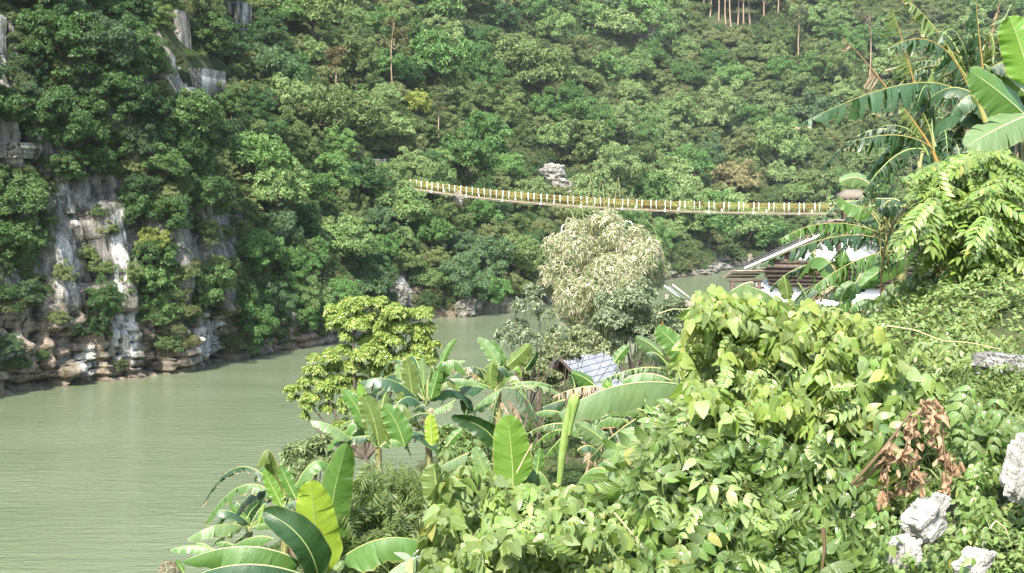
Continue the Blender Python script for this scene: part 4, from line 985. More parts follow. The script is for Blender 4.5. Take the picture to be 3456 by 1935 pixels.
def fill(root, K, c, D, n, ln=(1.2, 2.0), w=(.32, .5), cols=('dark', 'mid', 'blue', 'olive'), tears=(0, .2, .6), back=.5):
    """further arching leaves around the head of the plant"""
    o = P(*K(*c), D + back)
    for i in range(n):
        a = lr.uniform(0, 6.28); l = lr.uniform(*ln); el = lr.uniform(.1, 1.15); d = np.array((math.cos(a), math.sin(a) * .8 + .25, 0))
        tip = o + d * l * math.cos(el) * .9 + np.array((0, 0, l * (math.sin(el) - .45))); mid = o + d * l * .45 * math.cos(el) + np.array((0, 0, l * (.55 * math.sin(el) + .08)))
        banana_leaf(root, o, mid, tip, lr.uniform(*w), face='U', fold=lr.uniform(20, 50), curl=25, tear=tears[lr.integers(len(tears))], color=cols[lr.integers(len(cols))], rib=('green', 'pale', 'yellow')[lr.integers(3)])
# A - the large plant at the bottom left
r_, b_ = plant('largest banana plant at the bottom with a tall yellow-green leaf', K1, (1500, 1420), 14.0); pseudostem(r_, r_.location, b_ + (0, 0, .15), .12)
leaf_px(r_, K1, (1580, 1400), (1600, 800), (1738, 245), 320, 14.4, 0, .3, color='mid', petiole=.0, wave=.02, **V)
leaf_px(r_, K1, (1530, 1420), (1455, 950), (1412, 572), 390, 14.0, .1, .2, color='yellow', petiole=0, shape=.8, wave=.02, **V)
leaf_px(r_, K1, (1480, 1420), (1330, 1075), (1000, 838), 330, 13.6, .2, .1, color='dark', face=(.75, -.75, -.15), fold=-10, curl=-25, petiole=0)
leaf_px(r_, K1, (1400, 1320), (880, 1145), (300, 1275), 300, 13.6, .3, .2, color='mid', rib='pale', **HG)
leaf_px(r_, K1, (1420, 1420), (900, 1300), (400, 1400), 300, 13.3, .4, .3, color='blue', rib='pale', **HG)
leaf_px(r_, K1, (1630, 1290), (2050, 1075), (2470, 1145), 330, 14.2, .2, .1, color='mid', face='U', fold=48, curl=25, tear=.15)
leaf_px(r_, K1, (1560, 1410), (1640, 1340), (1700, 1270), 80, 14.0, color='pale', **V)
leaf_px(r_, K1, (1790, 1320), (1795, 1190), (1785, 1065), 90, 14.6, color='olive', **V)
leaf_px(r_, K1, (1900, 1420), (1880, 1320), (1820, 1240), 110, 14.3, color='bright', **V)
# B - behind it
r_, b_ = plant('banana plant with two upright leaves behind the large one', K1, (1200, 830), 19.0); pseudostem(r_, r_.location, b_, .1)
leaf_px(r_, K1, (1165, 800), (1085, 640), (1005, 488), 120, 19, color='bright', petiole=0, **V)
leaf_px(r_, K1, (1285, 730), (1210, 580), (1148, 448), 125, 19.2, color='mid', petiole=0, **V)
leaf_px(r_, K1, (860, 905), (910, 820), (985, 757), 90, 19, color='dark', face='B', fold=5, curl=10)
leaf_px(r_, K1, (1120, 850), (1190, 785), (1300, 740), 90, 19, color='blue', **HG)
leaf_px(r_, K1, (960, 960), (990, 860), (1010, 790), 60, 18.8, color='bright', **V)
leaf_px(r_, K1, (1160, 740), (1200, 715), (1190, 790), 50, 18.8, color='dark', **HG)
fill(r_, K1, (1210, 800), 19.2, 7)
# C - left edge of the thicket
r_, b_ = plant('small low banana plant nearest the open water', K1, (880, 1010), 22.0); pseudostem(r_, r_.location, b_, .1)
leaf_px(r_, K1, (895, 975), (810, 880), (712, 775), 80, 22, color='mid', **V)
leaf_px(r_, K1, (885, 965), (730, 845), (545, 850), 110, 22, .3, .3, color='blue', face='U', fold=35, curl=25)
leaf_px(r_, K1, (850, 985), (600, 960), (335, 1085), 150, 21.8, .3, .4, color='pale', face='U', fold=52, curl=20, tear=.2)
leaf_px(r_, K1, (800, 1000), (650, 1050), (550, 1140), 90, 22, color='dark', **HT)
leaf_px(r_, K1, (640, 1100), (650, 1030), (660, 985), 30, 22, color='olive', **V)
leaf_px(r_, K1, (890, 1000), (830, 1050), (745, 1110), 70, 21.9, color='dark', **HT)
leaf_px(r_, K1, (900, 985), (1000, 950), (1100, 975), 75, 21.9, color='mid', **HG)
leaf_px(r_, K1, (600, 1180), (400, 1140), (190, 1170), 110, 20.8, color='mid', face='U', fold=40, curl=20)
leaf_px(r_, K1, (560, 1175), (490, 1122), (415, 1118), 70, 20.9, color='pale', **HG)
leaf_px(r_, K1, (740, 1135), (660, 1105), (585, 1120), 70, 20.5, color='mid', **HG)
leaf_px(r_, K1, (1090, 1080), (930, 1060), (740, 1140), 120, 18, color='mid', **HG)
leaf_px(r_, K1, (310, 1378), (280, 1320), (250, 1265), 55, 20, color='mid', **V)
fill(r_, K1, (870, 1000), 22.3, 8, (.8, 1.3), (.22, .36))
# E - middle left
r_, b_ = plant('banana plant with broad shaded leaves below the bright river tree', K2, (970, 1450), 24.0); pseudostem(r_, r_.location, b_, .11)
leaf_px(r_, K2, (975, 1440), (930, 1200), (835, 985), 215, 24, color='olive', petiole=0, **V)
leaf_px(r_, K2, (870, 1290), (780, 1090), (655, 945), 140, 24.2, color='mid', petiole=0, **V)
leaf_px(r_, K2, (850, 1170), (835, 1020), (805, 890), 90, 24.3, color='bright', petiole=0, **V)
leaf_px(r_, K2, (1200, 1440), (1130, 1240), (1020, 1080), 210, 23.8, color='mid', petiole=0, **V)
leaf_px(r_, K2, (1090, 1430), (1010, 1310), (920, 1213), 36, 23.5, color='bright', face='F', fold=-55, curl=-40)
leaf_px(r_, K2, (760, 1400), (570, 1255), (380, 1212), 130, 23.6, .2, .2, color='pale', face='U', fold=30, curl=25)
leaf_px(r_, K2, (900, 1345), (730, 1360), (580, 1415), 110, 23.6, color='blue', face='U', fold=45, curl=25, tear=.4)
leaf_px(r_, K2, (990, 1440), (1090, 1380), (1180, 1420), 90, 23.6, color='mid', **HG)
leaf_px(r_, K2, (960, 1440), (900, 1360), (865, 1200), 120, 23.9, color='pale', face='L', fold=10, curl=20)
fill(r_, K2, (970, 1430), 24.2, 9)
# F - spear leaf
r_, b_ = plant('banana plant with a long rolled spear leaf in the middle', K2, (1390, 1120), 26.0); pseudostem(r_, r_.location, b_, .11)
leaf_px(r_, K2, (1390, 1070), (1335, 850), (1255, 640), 40, 25.5, color='bright', face='F', fold=-60, curl=-50)
leaf_px(r_, K2, (1275, 1010), (1245, 830), (1222, 668), 150, 26, color='olive', petiole=0, **V)
leaf_px(r_, K2, (1180, 870), (1155, 790), (1140, 718), 80, 26.1, color='pale', **V)
leaf_px(r_, K2, (1370, 900), (1362, 780), (1352, 662), 75, 26.2, color='pale', petiole=0, **V)
leaf_px(r_, K2, (1430, 1020), (1465, 890), (1502, 772), 120, 26, color='mid', petiole=0, face='F', fold=25, curl=20)
leaf_px(r_, K2, (1320, 1030), (1080, 855), (805, 880), 160, 25.6, .3, .3, color='blue', face='U', fold=42, curl=22, tear=.28)
leaf_px(r_, K2, (1240, 1110), (980, 990), (740, 985), 110, 25.4, color='blue', **HG)
leaf_px(r_, K2, (1185, 1215), (1172, 1090), (1160, 962), 120, 25, color='olive', petiole=0, **V)
leaf_px(r_, K2, (1440, 1430), (1430, 1290), (1420, 1157), 120, 23, color='yellow', petiole=0, **V)
leaf_px(r_, K2, (1520, 727), (1570, 600), (1645, 500), 66, 27.5, color='mid', petiole=0, **V)
leaf_px(r_, K2, (1560, 725), (1640, 695), (1735, 690), 60, 27.5, color='pale', **HG)
leaf_px(r_, K2, (1640, 1030), (1540, 1085), (1410, 1130), 90, 25, color='mid', face='U', fold=35, curl=20, tear=.4)
leaf_px(r_, K2, (1460, 1170), (1330, 1150), (1190, 1240), 110, 24.4, color='dark', **HT)
leaf_px(r_, K2, (1380, 1080), (1330, 1080), (1260, 1130), 70, 25, color='dark', **HG)
leaf_px(r_, K2, (1450, 1110), (1430, 1120), (1408, 1135), 60, 24.8, color='straw', rib='yellow', face='F', fold=20, curl=20, tear=.5)
fill(r_, K2, (1390, 1080), 26.3, 11)
# G - right of centre
r_, b_ = plant('tall banana plant right of the spear leaf with clustered upright leaves', K2, (2010, 960), 30.0); pseudostem(r_, r_.location, b_, .14)
leaf_px(r_, K2, (2015, 740), (1940, 600), (1835, 492), 115, 30, color='pale', petiole=0, **V)
leaf_px(r_, K2, (2050, 740), (2010, 630), (1940, 515), 110, 30.2, color='mid', petiole=0, **V)
leaf_px(r_, K2, (2085, 740), (2190, 650), (2290, 543), 170, 30, color='olive', petiole=0, face='F', fold=25, curl=15)
leaf_px(r_, K2, (2240, 770), (2305, 680), (2350, 600), 80, 29.8, color='dark', petiole=0, face='F', fold=40, curl=20)
leaf_px(r_, K2, (1970, 690), (1945, 810), (1965, 940), 140, 29.5, color='olive', face='F', fold=20, curl=20)
leaf_px(r_, K2, (1990, 760), (2060, 745), (2120, 825), 100, 29.6, color='blue', **HG)
leaf_px(r_, K2, (1950, 925), (1720, 850), (1503, 868), 110, 29.4, color='mid', **HG)
leaf_px(r_, K2, (1910, 935), (1680, 915), (1402, 1005), 130, 28.6, .2, .3, color='blue', face='U', fold=48, curl=25, tear=.25)
leaf_px(r_, K2, (1890, 880), (1700, 750), (1500, 738), 110, 30, color='straw', rib='yellow', **HT)
leaf_px(r_, K2, (1900, 840), (1850, 760), (1770, 740), 120, 30, color='dark', rib='yellow', **HT)
leaf_px(r_, K2, (2045, 940), (1925, 1000), (1785, 1115), 150, 29, color='mid', face='U', fold=40, curl=25, tear=.4)
leaf_px(r_, K2, (2000, 1000), (1972, 1140), (1938, 1292), 110, 28.8, color='blue', face='F', fold=35, curl=40, tear=.75)
leaf_px(r_, K2, (2060, 930), (2230, 985), (2355, 1235), 180, 29, .2, .3, color='blue', face='UF', fold=30, curl=35, tear=.7)
leaf_px(r_, K2, (2120, 895), (2300, 870), (2480, 905), 90, 29.2, color='mid', face='U', fold=45, curl=25, tear=.5)
leaf_px(r_, K2, (2120, 930), (2350, 905), (2570, 985), 100, 28.8, color='pale', face='U', fold=45, curl=25, tear=.7)
leaf_px(r_, K2, (2140, 780), (2190, 740), (2220, 830), 80, 29.6, color='bright', **HG)
leaf_px(r_, K2, (1720, 1180), (1740, 1080), (1690, 1000), 110, 27.5, color='dark', **V)
leaf_px(r_, K2, (2100, 1030), (2160, 1120), (2230, 1250), 130, 28.5, color='brown', rib='brown', face='F', fold=35, curl=50, tear=.6)
fill(r_, K2, (1990, 960), 30, 13, (1.1, 1.7))
# H - big leaf, centre bottom
r_, b_ = plant('banana plant with one broad upright leaf rising behind the vines in the centre', K5, (860, 300), 16.5); pseudostem(r_, r_.location, b_, .11)
leaf_px(r_, K5, (858, 290), (845, 50), (818, -195), 262, 16.5, color='bright', petiole=0, wave=.02, **V)
leaf_px(r_, K2, (2010, 1440), (1870, 1270), (1605, 1178), 190, 16.8, .1, .1, color='dark', face=(.3, -.8, -.4), fold=-8, curl=-20, petiole=0)
leaf_px(r_, K2, (2110, 1230), (2090, 1190), (2085, 1160), 90, 17, color='pale', **V)
leaf_px(r_, K2, (1560, 1440), (1630, 1350), (1705, 1285), 90, 17.5, color='mid', **V)
leaf_px(r_, K5, (690, 240), (640, 120), (600, 20), 110, 16.3, color='pale', **V)
leaf_px(r_, K5, (1000, 240), (1015, 120), (1035, 25), 90, 17.2, color='mid', **V)
leaf_px(r_, K5, (370, 440), (340, 250), (330, 130), 190, 12, color='olive', face=(.5, -1, 0), fold=20, curl=30)
leaf_px(r_, K5, (345, 720), (310, 600), (295, 515), 110, 10.5, color='olive', face=(-.4, -1, .1), fold=25, curl=20)
leaf_px(r_, K5, (480, 700), (440, 560), (340, 430), 200, 11, color='pale', face=(.6, -1, 0), fold=20, curl=30)
leaf_px(r_, K5, (560, 60), (480, 90), (360, 150), 110, 16, color='pale', **HG)
leaf_px(r_, K5, (420, 760), (200, 760), (10, 870), 150, 9.5, color='pale', rib='pale', **HG)
fill(r_, K5, (860, 380), 16.8, 8, (.9, 1.4))
# I - centre right
r_, b_ = plant('banana plant with a long pale arching leaf and rolled spear left of the vine mound', K3, (1470, 560), 15.0); pseudostem(r_, r_.location, b_, .12)
leaf_px(r_, K3, (1500, 490), (960, 478), (440, 712), 330, 15, .5, .6, color='pale', rib='pale', face='U', fold=52, curl=24, wave=.03)
leaf_px(r_, K3, (1360, 445), (1150, 385), (955, 445), 150, 15.6, color='mid', rib='pale', **HG)
leaf_px(r_, K3, (1340, 365), (1080, 345), (745, 465), 120, 16, color='pale', **HT)
leaf_px(r_, K3, (1500, 290), (1370, 130), (1240, 12), 190, 15.6, color='mid', petiole=0, **V)
leaf_px(r_, K3, (1290, 240), (1180, 145), (1068, 88), 120, 16.4, color='pale', face='F', fold=30, curl=20)
leaf_px(r_, K3, (1410, 240), (1420, 370), (1425, 500), 170, 15.2, color='olive', face='F', fold=8, curl=12)
leaf_px(r_, K3, (1480, 245), (1400, 255), (1330, 310), 90, 15.1, color='mid', **HG)
leaf_px(r_, K3, (1340, 330), (1240, 225), (1150, 225), 90, 16.2, color='dark', **HG)
leaf_px(r_, K3, (890, 310), (950, 225), (1012, 162), 90, 22, color='mid', **V)
leaf_px(r_, K3, (940, 280), (925, 350), (930, 470), 100, 22, color='dark', rib='green', face='F', fold=40, curl=50, tear=.75)
leaf_px(r_, K3, (745, 490), (640, 415), (545, 385), 130, 20, color='mid', face='F', fold=30, curl=20)
leaf_px(r_, K3, (870, 520), (840, 480), (800, 470), 90, 19, color='bright', **V)
leaf_px(r_, K3, (580, 500), (565, 440), (545, 385), 70, 20, color='dark', **V)
leaf_px(r_, K3, (820, 510), (640, 495), (395, 575), 170, 19, color='straw', rib='pale', face='U', fold=50, curl=30, tear=.7)
leaf_px(r_, K3, (450, 700), (350, 685), (255, 708), 80, 18, color='mid', **HG)
leaf_px(r_, K3, (490, 795), (330, 810), (135, 905), 90, 17, color='pale', **HT)
leaf_px(r_, K3, (480, 840), (350, 880), (240, 985), 100, 17, color='mid', face='UF', fold=40, curl=30, tear=.6)
leaf_px(r_, K3, (480, 900), (420, 960), (320, 1080), 100, 17, color='mid', face='UF', fold=40, curl=30, tear=.6)
leaf_px(r_, K3, (500, 600), (420, 620), (310, 660), 120, 18.5, color='dark', **HG)
leaf_px(r_, K3, (835, 955), (720, 860), (585, 785), 150, 15.8, color='pale', petiole=0, face='F', fold=18, curl=15)
leaf_px(r_, K3, (1340, 610), (960, 830), (695, 1085), 260, 14.6, .2, .3, color='dark', rib='yellow', face=(-.35, -.6, .8), fold=45, curl=35, tear=.72)
leaf_px(r_, K3, (1610, 700), (1300, 745), (1045, 890), 210, 14, color='pale', face='U', fold=48, curl=25, tear=.35)
leaf_px(r_, K3, (1450, 1060), (1100, 1005), (770, 1125), 290, 14.2, .2, .2, color='mid', rib='pale', face='U', fold=50, curl=25)
leaf_px(r_, K3, (1140, 690), (990, 660), (838, 702), 110, 15.6, color='mid', **HG)
leaf_px(r_, K3, (1010, 785), (900, 735), (775, 785), 130, 15.6, color='mid', **HG)
leaf_px(r_, K3, (970, 1330), (870, 1240), (770, 1200), 150, 12.6, color='bright', face='F', fold=15, curl=15)
leaf_px(r_, K3, (920, 1320), (1080, 1240), (1420, 1185), 130, 12.5, color='pale', face='B', fold=20, curl=20)
leaf_px(r_, K3, (270, 1200), (282, 1100), (302, 995), 95, 16.5, color='mid', **V)
leaf_px(r_, K3, (700, 640), (820, 560), (760, 780), 80, 16, color='dark', **HG)
leaf_px(r_, K3, (600, 1010), (680, 970), (760, 1010), 90, 15.4, color='blue', **HG)
leaf_px(r_, K3, (860, 1180), (720, 1160), (600, 1280), 150, 13.5, color='mid', **HG)
for q in range(8):
    a = P(*K3(lr.uniform(560, 1200), lr.uniform(800, 1000)), 17); e = a + np.array((lr.normal(0, .4), -.2, -lr.uniform(.3, .9))); banana_leaf(r_, a, (a + e) / 2 + (lr.normal(0, .1), 0, .1), e, .35, face='F', fold=35, curl=40, tear=.6, color=('brown', 'dark', 'straw')[q % 3], rib='brown')
sp = thing('spear_leaf', tuple(P(*K3(450, 1270), 11.5)), 'pale green rolled spear leaf standing upright in front of the banana thicket', 'banana leaf')
mb = MB(); c3 = bez(P(*K3(450, 1290), 11.5), P(*K3(508, 850), 11.4), P(*K3(578, 556), 11.3), 14); mb.tube(c3, np.interp(np.linspace(0, 1, 14), [0, .3, .8, .97, 1], [.026, .043, .044, .046, .015]), 10)
t = NT('rolled_leaf'); pp = t.obj(); SPEARM = t.bsdf(t.ramp(t.noise(t.scale(pp, (9, 9, 2)), 3, 3), [(.35, (.17, .27, .06)), (.65, (.27, .36, .11))]), .4, .4, None, .1)
part('rolled_blade', mb, [SPEARM], sp, True)
mb = MB(); c4 = c3[6:] + np.array((.03, -.05, 0)); mb.tube(c4, np.interp(np.linspace(0, 1, 8), [0, .8, 1], [.015, .034, .008]), 8); part('rolled_edge', mb, [SPEARM], sp, True)

fill(r_, K3, (1180, 860), 17, 9, (.8, 1.3), (.28, .4))
fill(r_, K3, (700, 960), 17.5, 8, (.7, 1.1), (.24, .36), tears=(.6, .75, .2))
# J - in front of the white house
r_, b_ = plant('torn banana plant whose drooping leaves hang in front of the white house', K7, (1330, 560), 20.0); pseudostem(r_, r_.location, b_, .13)
leaf_px(r_, K8, (1900, 395), (1250, 265), (640, 470), 300, 20.5, .3, .5, color='mid', rib='yellow', face='U', fold=60, curl=22, tear=.68)
leaf_px(r_, K8, (2090, 590), (1430, 415), (370, 790), 310, 20, .4, .8, color='blue', rib='yellow', face='U', fold=58, curl=25, tear=.72)
leaf_px(r_, K8, (2060, 600), (1560, 730), (1010, 1080), 330, 19.4, .3, .5, color='mid', rib='yellow', face='U', fold=52, curl=25, tear=.72)
leaf_px(r_, K8, (2330, 640), (2000, 770), (1630, 1045), 300, 19, .3, .5, color='mid', rib='pale', face='F', fold=18, curl=18, wave=.03)
leaf_px(r_, K8, (1420, 740), (900, 800), (520, 1090), 230, 20.6, color='dark', rib='green', face='U', fold=50, curl=40, tear=.8)
leaf_px(r_, K8, (700, 900), (740, 1050), (760, 1200), 200, 20.2, color='olive', face='F', fold=20, curl=20, tear=.2)
leaf_px(r_, K8, (1090, 480), (1080, 720), (1085, 1000), 130, 20.7, color='mid', rib='yellow', face='F', fold=35, curl=40, tear=.75)
leaf_px(r_, K8, (870, 980), (960, 1130), (1010, 1330), 150, 19.6, color='blue', rib='green', face='F', fold=40, curl=45, tear=.8)
leaf_px(r_, K8, (1750, 870), (1560, 1000), (1420, 1180), 220, 18.8, color='dark', rib='pale', **HG)
leaf_px(r_, K8, (1700, 740), (1790, 730), (1880, 720), 130, 20.6, color='pale', **V)
leaf_px(r_, K8, (1400, 1250), (1440, 1100), (1560, 990), 180, 18.4, color='mid', **V)
leaf_px(r_, K8, (1900, 1230), (1660, 1190), (1500, 1320), 220, 17, color='mid', face='U', fold=40, curl=25, tear=.35)
leaf_px(r_, K8, (1420, 1330), (1250, 1300), (1050, 1400), 240, 16.5, color='dark', rib='green', face='U', fold=38, curl=25)
leaf_px(r_, K8, (1050, 1360), (930, 1370), (700, 1440), 130, 15.5, color='bright', face='U', fold=50, curl=25, tear=.6)
leaf_px(r_, K8, (1880, 640), (1960, 780), (1880, 1180), 150, 18.8, color='brown', rib='brown', face='F', fold=45, curl=60, tear=.6)
leaf_px(r_, K8, (1300, 1000), (1050, 1200), (980, 1400), 170, 19, color='brown', rib='brown', face='F', fold=45, curl=60, tear=.85)
leaf_px(r_, K8, (2100, 1000), (2040, 1100), (1970, 1280), 140, 18.5, color='blue', **V)
leaf_px(r_, K8, (1380, 1040), (1230, 1060), (1080, 1180), 200, 19.2, color='straw', rib='pale', face='U', fold=60, curl=25, tear=.6)
leaf_px(r_, K8, (640, 1290), (500, 1120), (210, 1020), 330, 13.5, .1, .2, color='pale', rib='pale', face=(.2, -.75, .7), fold=35, curl=15)
leaf_px(r_, K8, (330, 990), (200, 1010), (20, 1120), 230, 13.7, color='pale', rib='pale', face='UF', fold=40, curl=20)
leaf_px(r_, K8, (700, 1300), (640, 1220), (590, 1160), 120, 14, color='mid', **V)

fill(r_, K8, (2050, 640), 20.2, 15, tears=(.7, .8, .2), cols=('dark', 'blue'))
fill(r_, K8, (1500, 1250), 19, 8, (1, 1.6), tears=(.6, .2, 0), cols=('dark', 'blue', 'mid'))
# L - upper right clump
r_, b_ = plant('tall banana plant with tattered dry leaves at the upper right', K6, (1480, 860), 17.0); pseudostem(r_, r_.location, b_, .13)
leaf_px(r_, K6, (1410, 755), (1020, 575), (218, 855), 330, 17, .4, .7, color='blue', rib='yellow', face='U', fold=62, curl=22, tear=.74, petiole=.15)
leaf_px(r_, K6, (830, 640), (665, 430), (490, 248), 260, 17.6, color='straw', rib='brown', face='U', fold=62, curl=25, tear=.75, gaps=[(0, .2), (.36, .72)], sides=(1,), petiole=.02)
leaf_px(r_, K6, (1015, 640), (935, 340), (845, 58), 250, 17.8, color='olive', rib='orange', face='F', fold=35, curl=25, tear=.85, gaps=[(.42, .6)], petiole=.1)
leaf_px(r_, K6, (1400, 650), (1200, 270), (960, 0), 260, 17.4, color='olive', rib='yellow', face='U', fold=50, curl=35, tear=.85, gaps=[(.5, .62)], petiole=.12)
leaf_px(r_, K6, (1370, 590), (1130, 290), (800, 350), 250, 17.2, .2, .3, color='blue', rib='orange', face='U', fold=55, curl=30, tear=.85)
leaf_px(r_, K6, (1500, 640), (1458, 300), (1425, -60), 250, 17.2, color='dark', rib='orange', face='F', fold=45, curl=40, tear=.8, petiole=.2)
leaf_px(r_, K6, (1480, 500), (1540, 250), (1600, 5), 110, 17.6, color='brown', rib='brown', face='F', fold=50, curl=40, tear=.85, gaps=[(.3, .5)])
leaf_px(r_, K6, (1540, 520), (1580, 260), (1690, 10), 200, 17.4, color='pale', rib='pale', face='F', fold=45, curl=40, tear=.85)
leaf_px(r_, K6, (1400, 745), (1220, 580), (1015, 550), 230, 18.4, color='pale', rib='pale', face='F', fold=12, curl=12)
leaf_px(r_, K6, (1440, 700), (1330, 480), (1240, 390), 240, 17.3, color='blue', rib='green', face='U', fold=50, curl=40, tear=.85)
leaf_px(r_, K6, (1380, 720), (1280, 640), (1100, 640), 200, 17.1, color='dark', rib='yellow', face='U', fold=55, curl=30, tear=.8)
leaf_px(r_, K6, (1330, 840), (1180, 818), (1025, 832), 250, 17.2, color='dark', rib='green', face='U', fold=55, curl=30, tear=.75)
leaf_px(r_, K6, (1420, 760), (1330, 860), (1310, 980), 120, 16.8, color='straw', rib='brown', face='F', fold=40, curl=50, tear=.8)
for q in range(6):
    a = P(*K6(lr.uniform(1380, 1520), lr.uniform(720, 900)), 16.9); e = a + np.array((lr.normal(0, .12), -.15, -lr.uniform(.3, .6))); banana_leaf(r_, a, (a + e) / 2 + (lr.normal(0, .06), -.05, .03), e, .16, face='F', fold=40, curl=60, tear=.5, color='brown', rib='brown', ribr=.01)
fill(r_, K6, (1400, 620), 17.3, 9, (1.0, 1.7), tears=(.85, .75), cols=('dark', 'blue'))
fill(r_, K6, (1440, 760), 17.2, 20, (1.2, 2.2), tears=(.8, .85, .7), cols=('dark', 'blue', 'olive'))
# M - lower plant of the clump, bearing the fruit
r_, b_ = plant('banana plant bearing a hanging bunch of green fruit at the right', K6, (1170, 1180), 15.5); pseudostem(r_, r_.location, b_ + (0, 0, .1), .12)
leaf_px(r_, K6, (1170, 1160), (1090, 980), (920, 740), 200, 15.5, color='olive', rib='orange', face='U', fold=60, curl=30, tear=.85, ribr=.03, petiole=.62)
leaf_px(r_, K6, (1130, 1040), (890, 940), (545, 990), 250, 15.4, .3, .4, color='dark', rib='yellow', face='U', fold=60, curl=25, tear=.78, petiole=.2)
leaf_px(r_, K6, (1070, 1040), (860, 1090), (630, 1360), 260, 15.2, .2, .2, color='dark', rib='green', face=(-.5, -.5, .7), fold=40, curl=40, tear=.75)
leaf_px(r_, K6, (1140, 1060), (1110, 900), (1060, 780), 120, 15.7, color='olive', rib='yellow', face='F', fold=45, curl=40, tear=.85, petiole=.4)
leaf_px(r_, K6, (1150, 1020), (1130, 930), (1125, 820), 60, 15.8, color='pale', rib='pale', face='F', fold=50, curl=50, tear=.5)
leaf_px(r_, K6, (1100, 1080), (960, 900), (760, 880), 220, 15.8, color='dark', rib='green', face='U', fold=50, curl=30, tear=.7)
leaf_px(r_, K6, (1250, 1180), (1120, 1200), (900, 1230), 160, 15.6, color='mid', **HG)
leaf_px(r_, K6, (1290, 1080), (1330, 1000), (1220, 1090), 140, 16, color='blue', **HG)
leaf_px(r_, K6, (700, 1295), (600, 1235), (482, 1270), 130, 18.5, color='pale', rib='pale', face='F', fold=20, curl=20)
leaf_px(r_, K6, (900, 1400), (760, 1380), (430, 1420), 160, 18, color='blue', rib='pale', face='U', fold=52, curl=25, tear=.6)
leaf_px(r_, K7, (1140, 190), (1010, 195), (890, 130), 150, 17, color='mid', **HG)
leaf_px(r_, K7, (1480, 270), (1330, 200), (1160, 215), 160, 15.4, color='dark', **HG)
leaf_px(r_, K7, (1500, 250), (1420, 230), (1300, 330), 190, 15.4, color='dark', **HG)
leaf_px(r_, K7, (1180, 100), (1100, 130), (1040, 250), 110, 16, color='olive', **HT)
leaf_px(r_, K7, (1180, 40), (1110, 90), (1010, 170), 140, 15.8, color='dark', **HT)
leaf_px(r_, K7, (1250, 160), (1200, 200), (1180, 330), 130, 15.8, color='dark', **HT)
for q in range(10):
    x = lr.uniform(1130, 1420); a = P(*K7(x, lr.uniform(180, 330)), 16); e = a + np.array((lr.normal(0, .2), 0, -lr.uniform(.5, 1.1))); banana_leaf(r_, a, (a + e) / 2 + (lr.normal(0, .08), -.05, .03), e, .22, face='F', fold=40, curl=60, tear=.75, color=('dark', 'brown', 'olive')[q % 3], rib='yellow', ribr=.012)
for q in range(6):
    x = lr.uniform(1500, 1660); a = P(*K7(x, lr.uniform(-10, 60)), 15.3); e = a + np.array((lr.normal(0, .12), -.1, -lr.uniform(.6, 1.1))); banana_leaf(r_, a, (a + e) / 2 + (lr.normal(0, .06), -.05, .03), e, .18, face='F', fold=40, curl=60, tear=.5, color='brown', rib='brown', ribr=.012)
# fruit bunch
fb = P(*K6(1040, 1230), 15.0); bunch = thing('banana_bunch', tuple(fb), 'hanging bunch of green bananas with its long flower stalk', 'fruit bunch')
t = NT('green_banana'); n = t.noise(t.obj(), 8, 3); FRUIT = t.bsdf(t.ramp(n, [(.35, (.10, .14, .035)), (.65, (.2, .24, .07))]), .5, .35)
mb = MB(); st = bez(P(*K6(1060, 1060), 15.3), P(*K6(1040, 1120), 15.1), fb, 6); mb.tube(st, [.03] * 6, 7); mb.tube(bez(fb, fb + (0, 0, -.5), P(*K7(1436, 470), 15.0) * 0 + fb + (0.02, 0, -.85), 6), [.028] * 6, 7); part('stalk', mb, [STEM], bunch, True)
fm = MB(); fm.tube(bez((0, 0, 0), (.075, 0, .015), (.13, 0, .09), 7), [.01, .02, .024, .025, .022, .014, .006], 7); fme = fm.mesh('banana', [FRUIT], True)
for ring in range(6):
    for a in range(10):
        th = a * .628 + ring * .3; M_ = Matrix.Translation((math.cos(th) * .03, math.sin(th) * .03, -.08 - ring * .105)) @ Matrix.Rotation(th, 4, 'Z') @ Matrix.Rotation(R(lr.uniform(-8, 22)), 4, 'Y') @ Matrix.Scale(1.08 - .05 * ring, 4)
        link('banana', fme, bunch, mat=M_)
fill(r_, K6, (1180, 1150), 15.8, 16, (1.0, 1.9), tears=(.8, .7, .2), cols=('dark', 'blue'))
# N - large smooth leaves at the right edge
r_, b_ = plant('banana plant with large smooth leaves cut by the right edge', K6, (1800, 880), 14.5); pseudostem(r_, r_.location, b_, .14)
leaf_px(r_, K6, (1800, 830), (1590, 640), (1385, 492), 290, 14.5, .2, .3, color='mid', rib='pale', face=(-.2, -1, .5), fold=14, curl=14, petiole=0, wave=.02)
leaf_px(r_, K6, (1800, 800), (1590, 890), (1355, 1020), 280, 14.2, .2, .3, color='pale', rib='pale', face=(-.1, -1, .7), fold=14, curl=14, petiole=0, wave=.02)
leaf_px(r_, K6, (1810, 600), (1740, 330), (1655, 118), 280, 14.2, color='bright', rib='green', face=(-.5, -1, .1), fold=16, curl=14, petiole=0)
leaf_px(r_, K6, (1800, 680), (1660, 550), (1505, 478), 190, 14.9, color='mid', rib='pale', face='F', fold=25, curl=20)
leaf_px(r_, K6, (1800, 500), (1660, 430), (1530, 480), 170, 14.8, color='dark', rib='green', face='U', fold=45, curl=25)
leaf_px(r_, K6, (1690, 1430), (1720, 1290), (1790, 1150), 260, 13, color='mid', rib='pale', face='F', fold=14, curl=14, tear=.12)
leaf_px(r_, K6, (1500, 850), (1450, 720), (1395, 570), 60, 15.2, color='olive', rib='yellow', face='F', fold=40, curl=40, petiole=.5, ribr=.04)
leaf_px(r_, K6, (1800, 960), (1680, 1010), (1560, 1120), 260, 14.9, color='dark', rib='green', face='U', fold=40, curl=25)
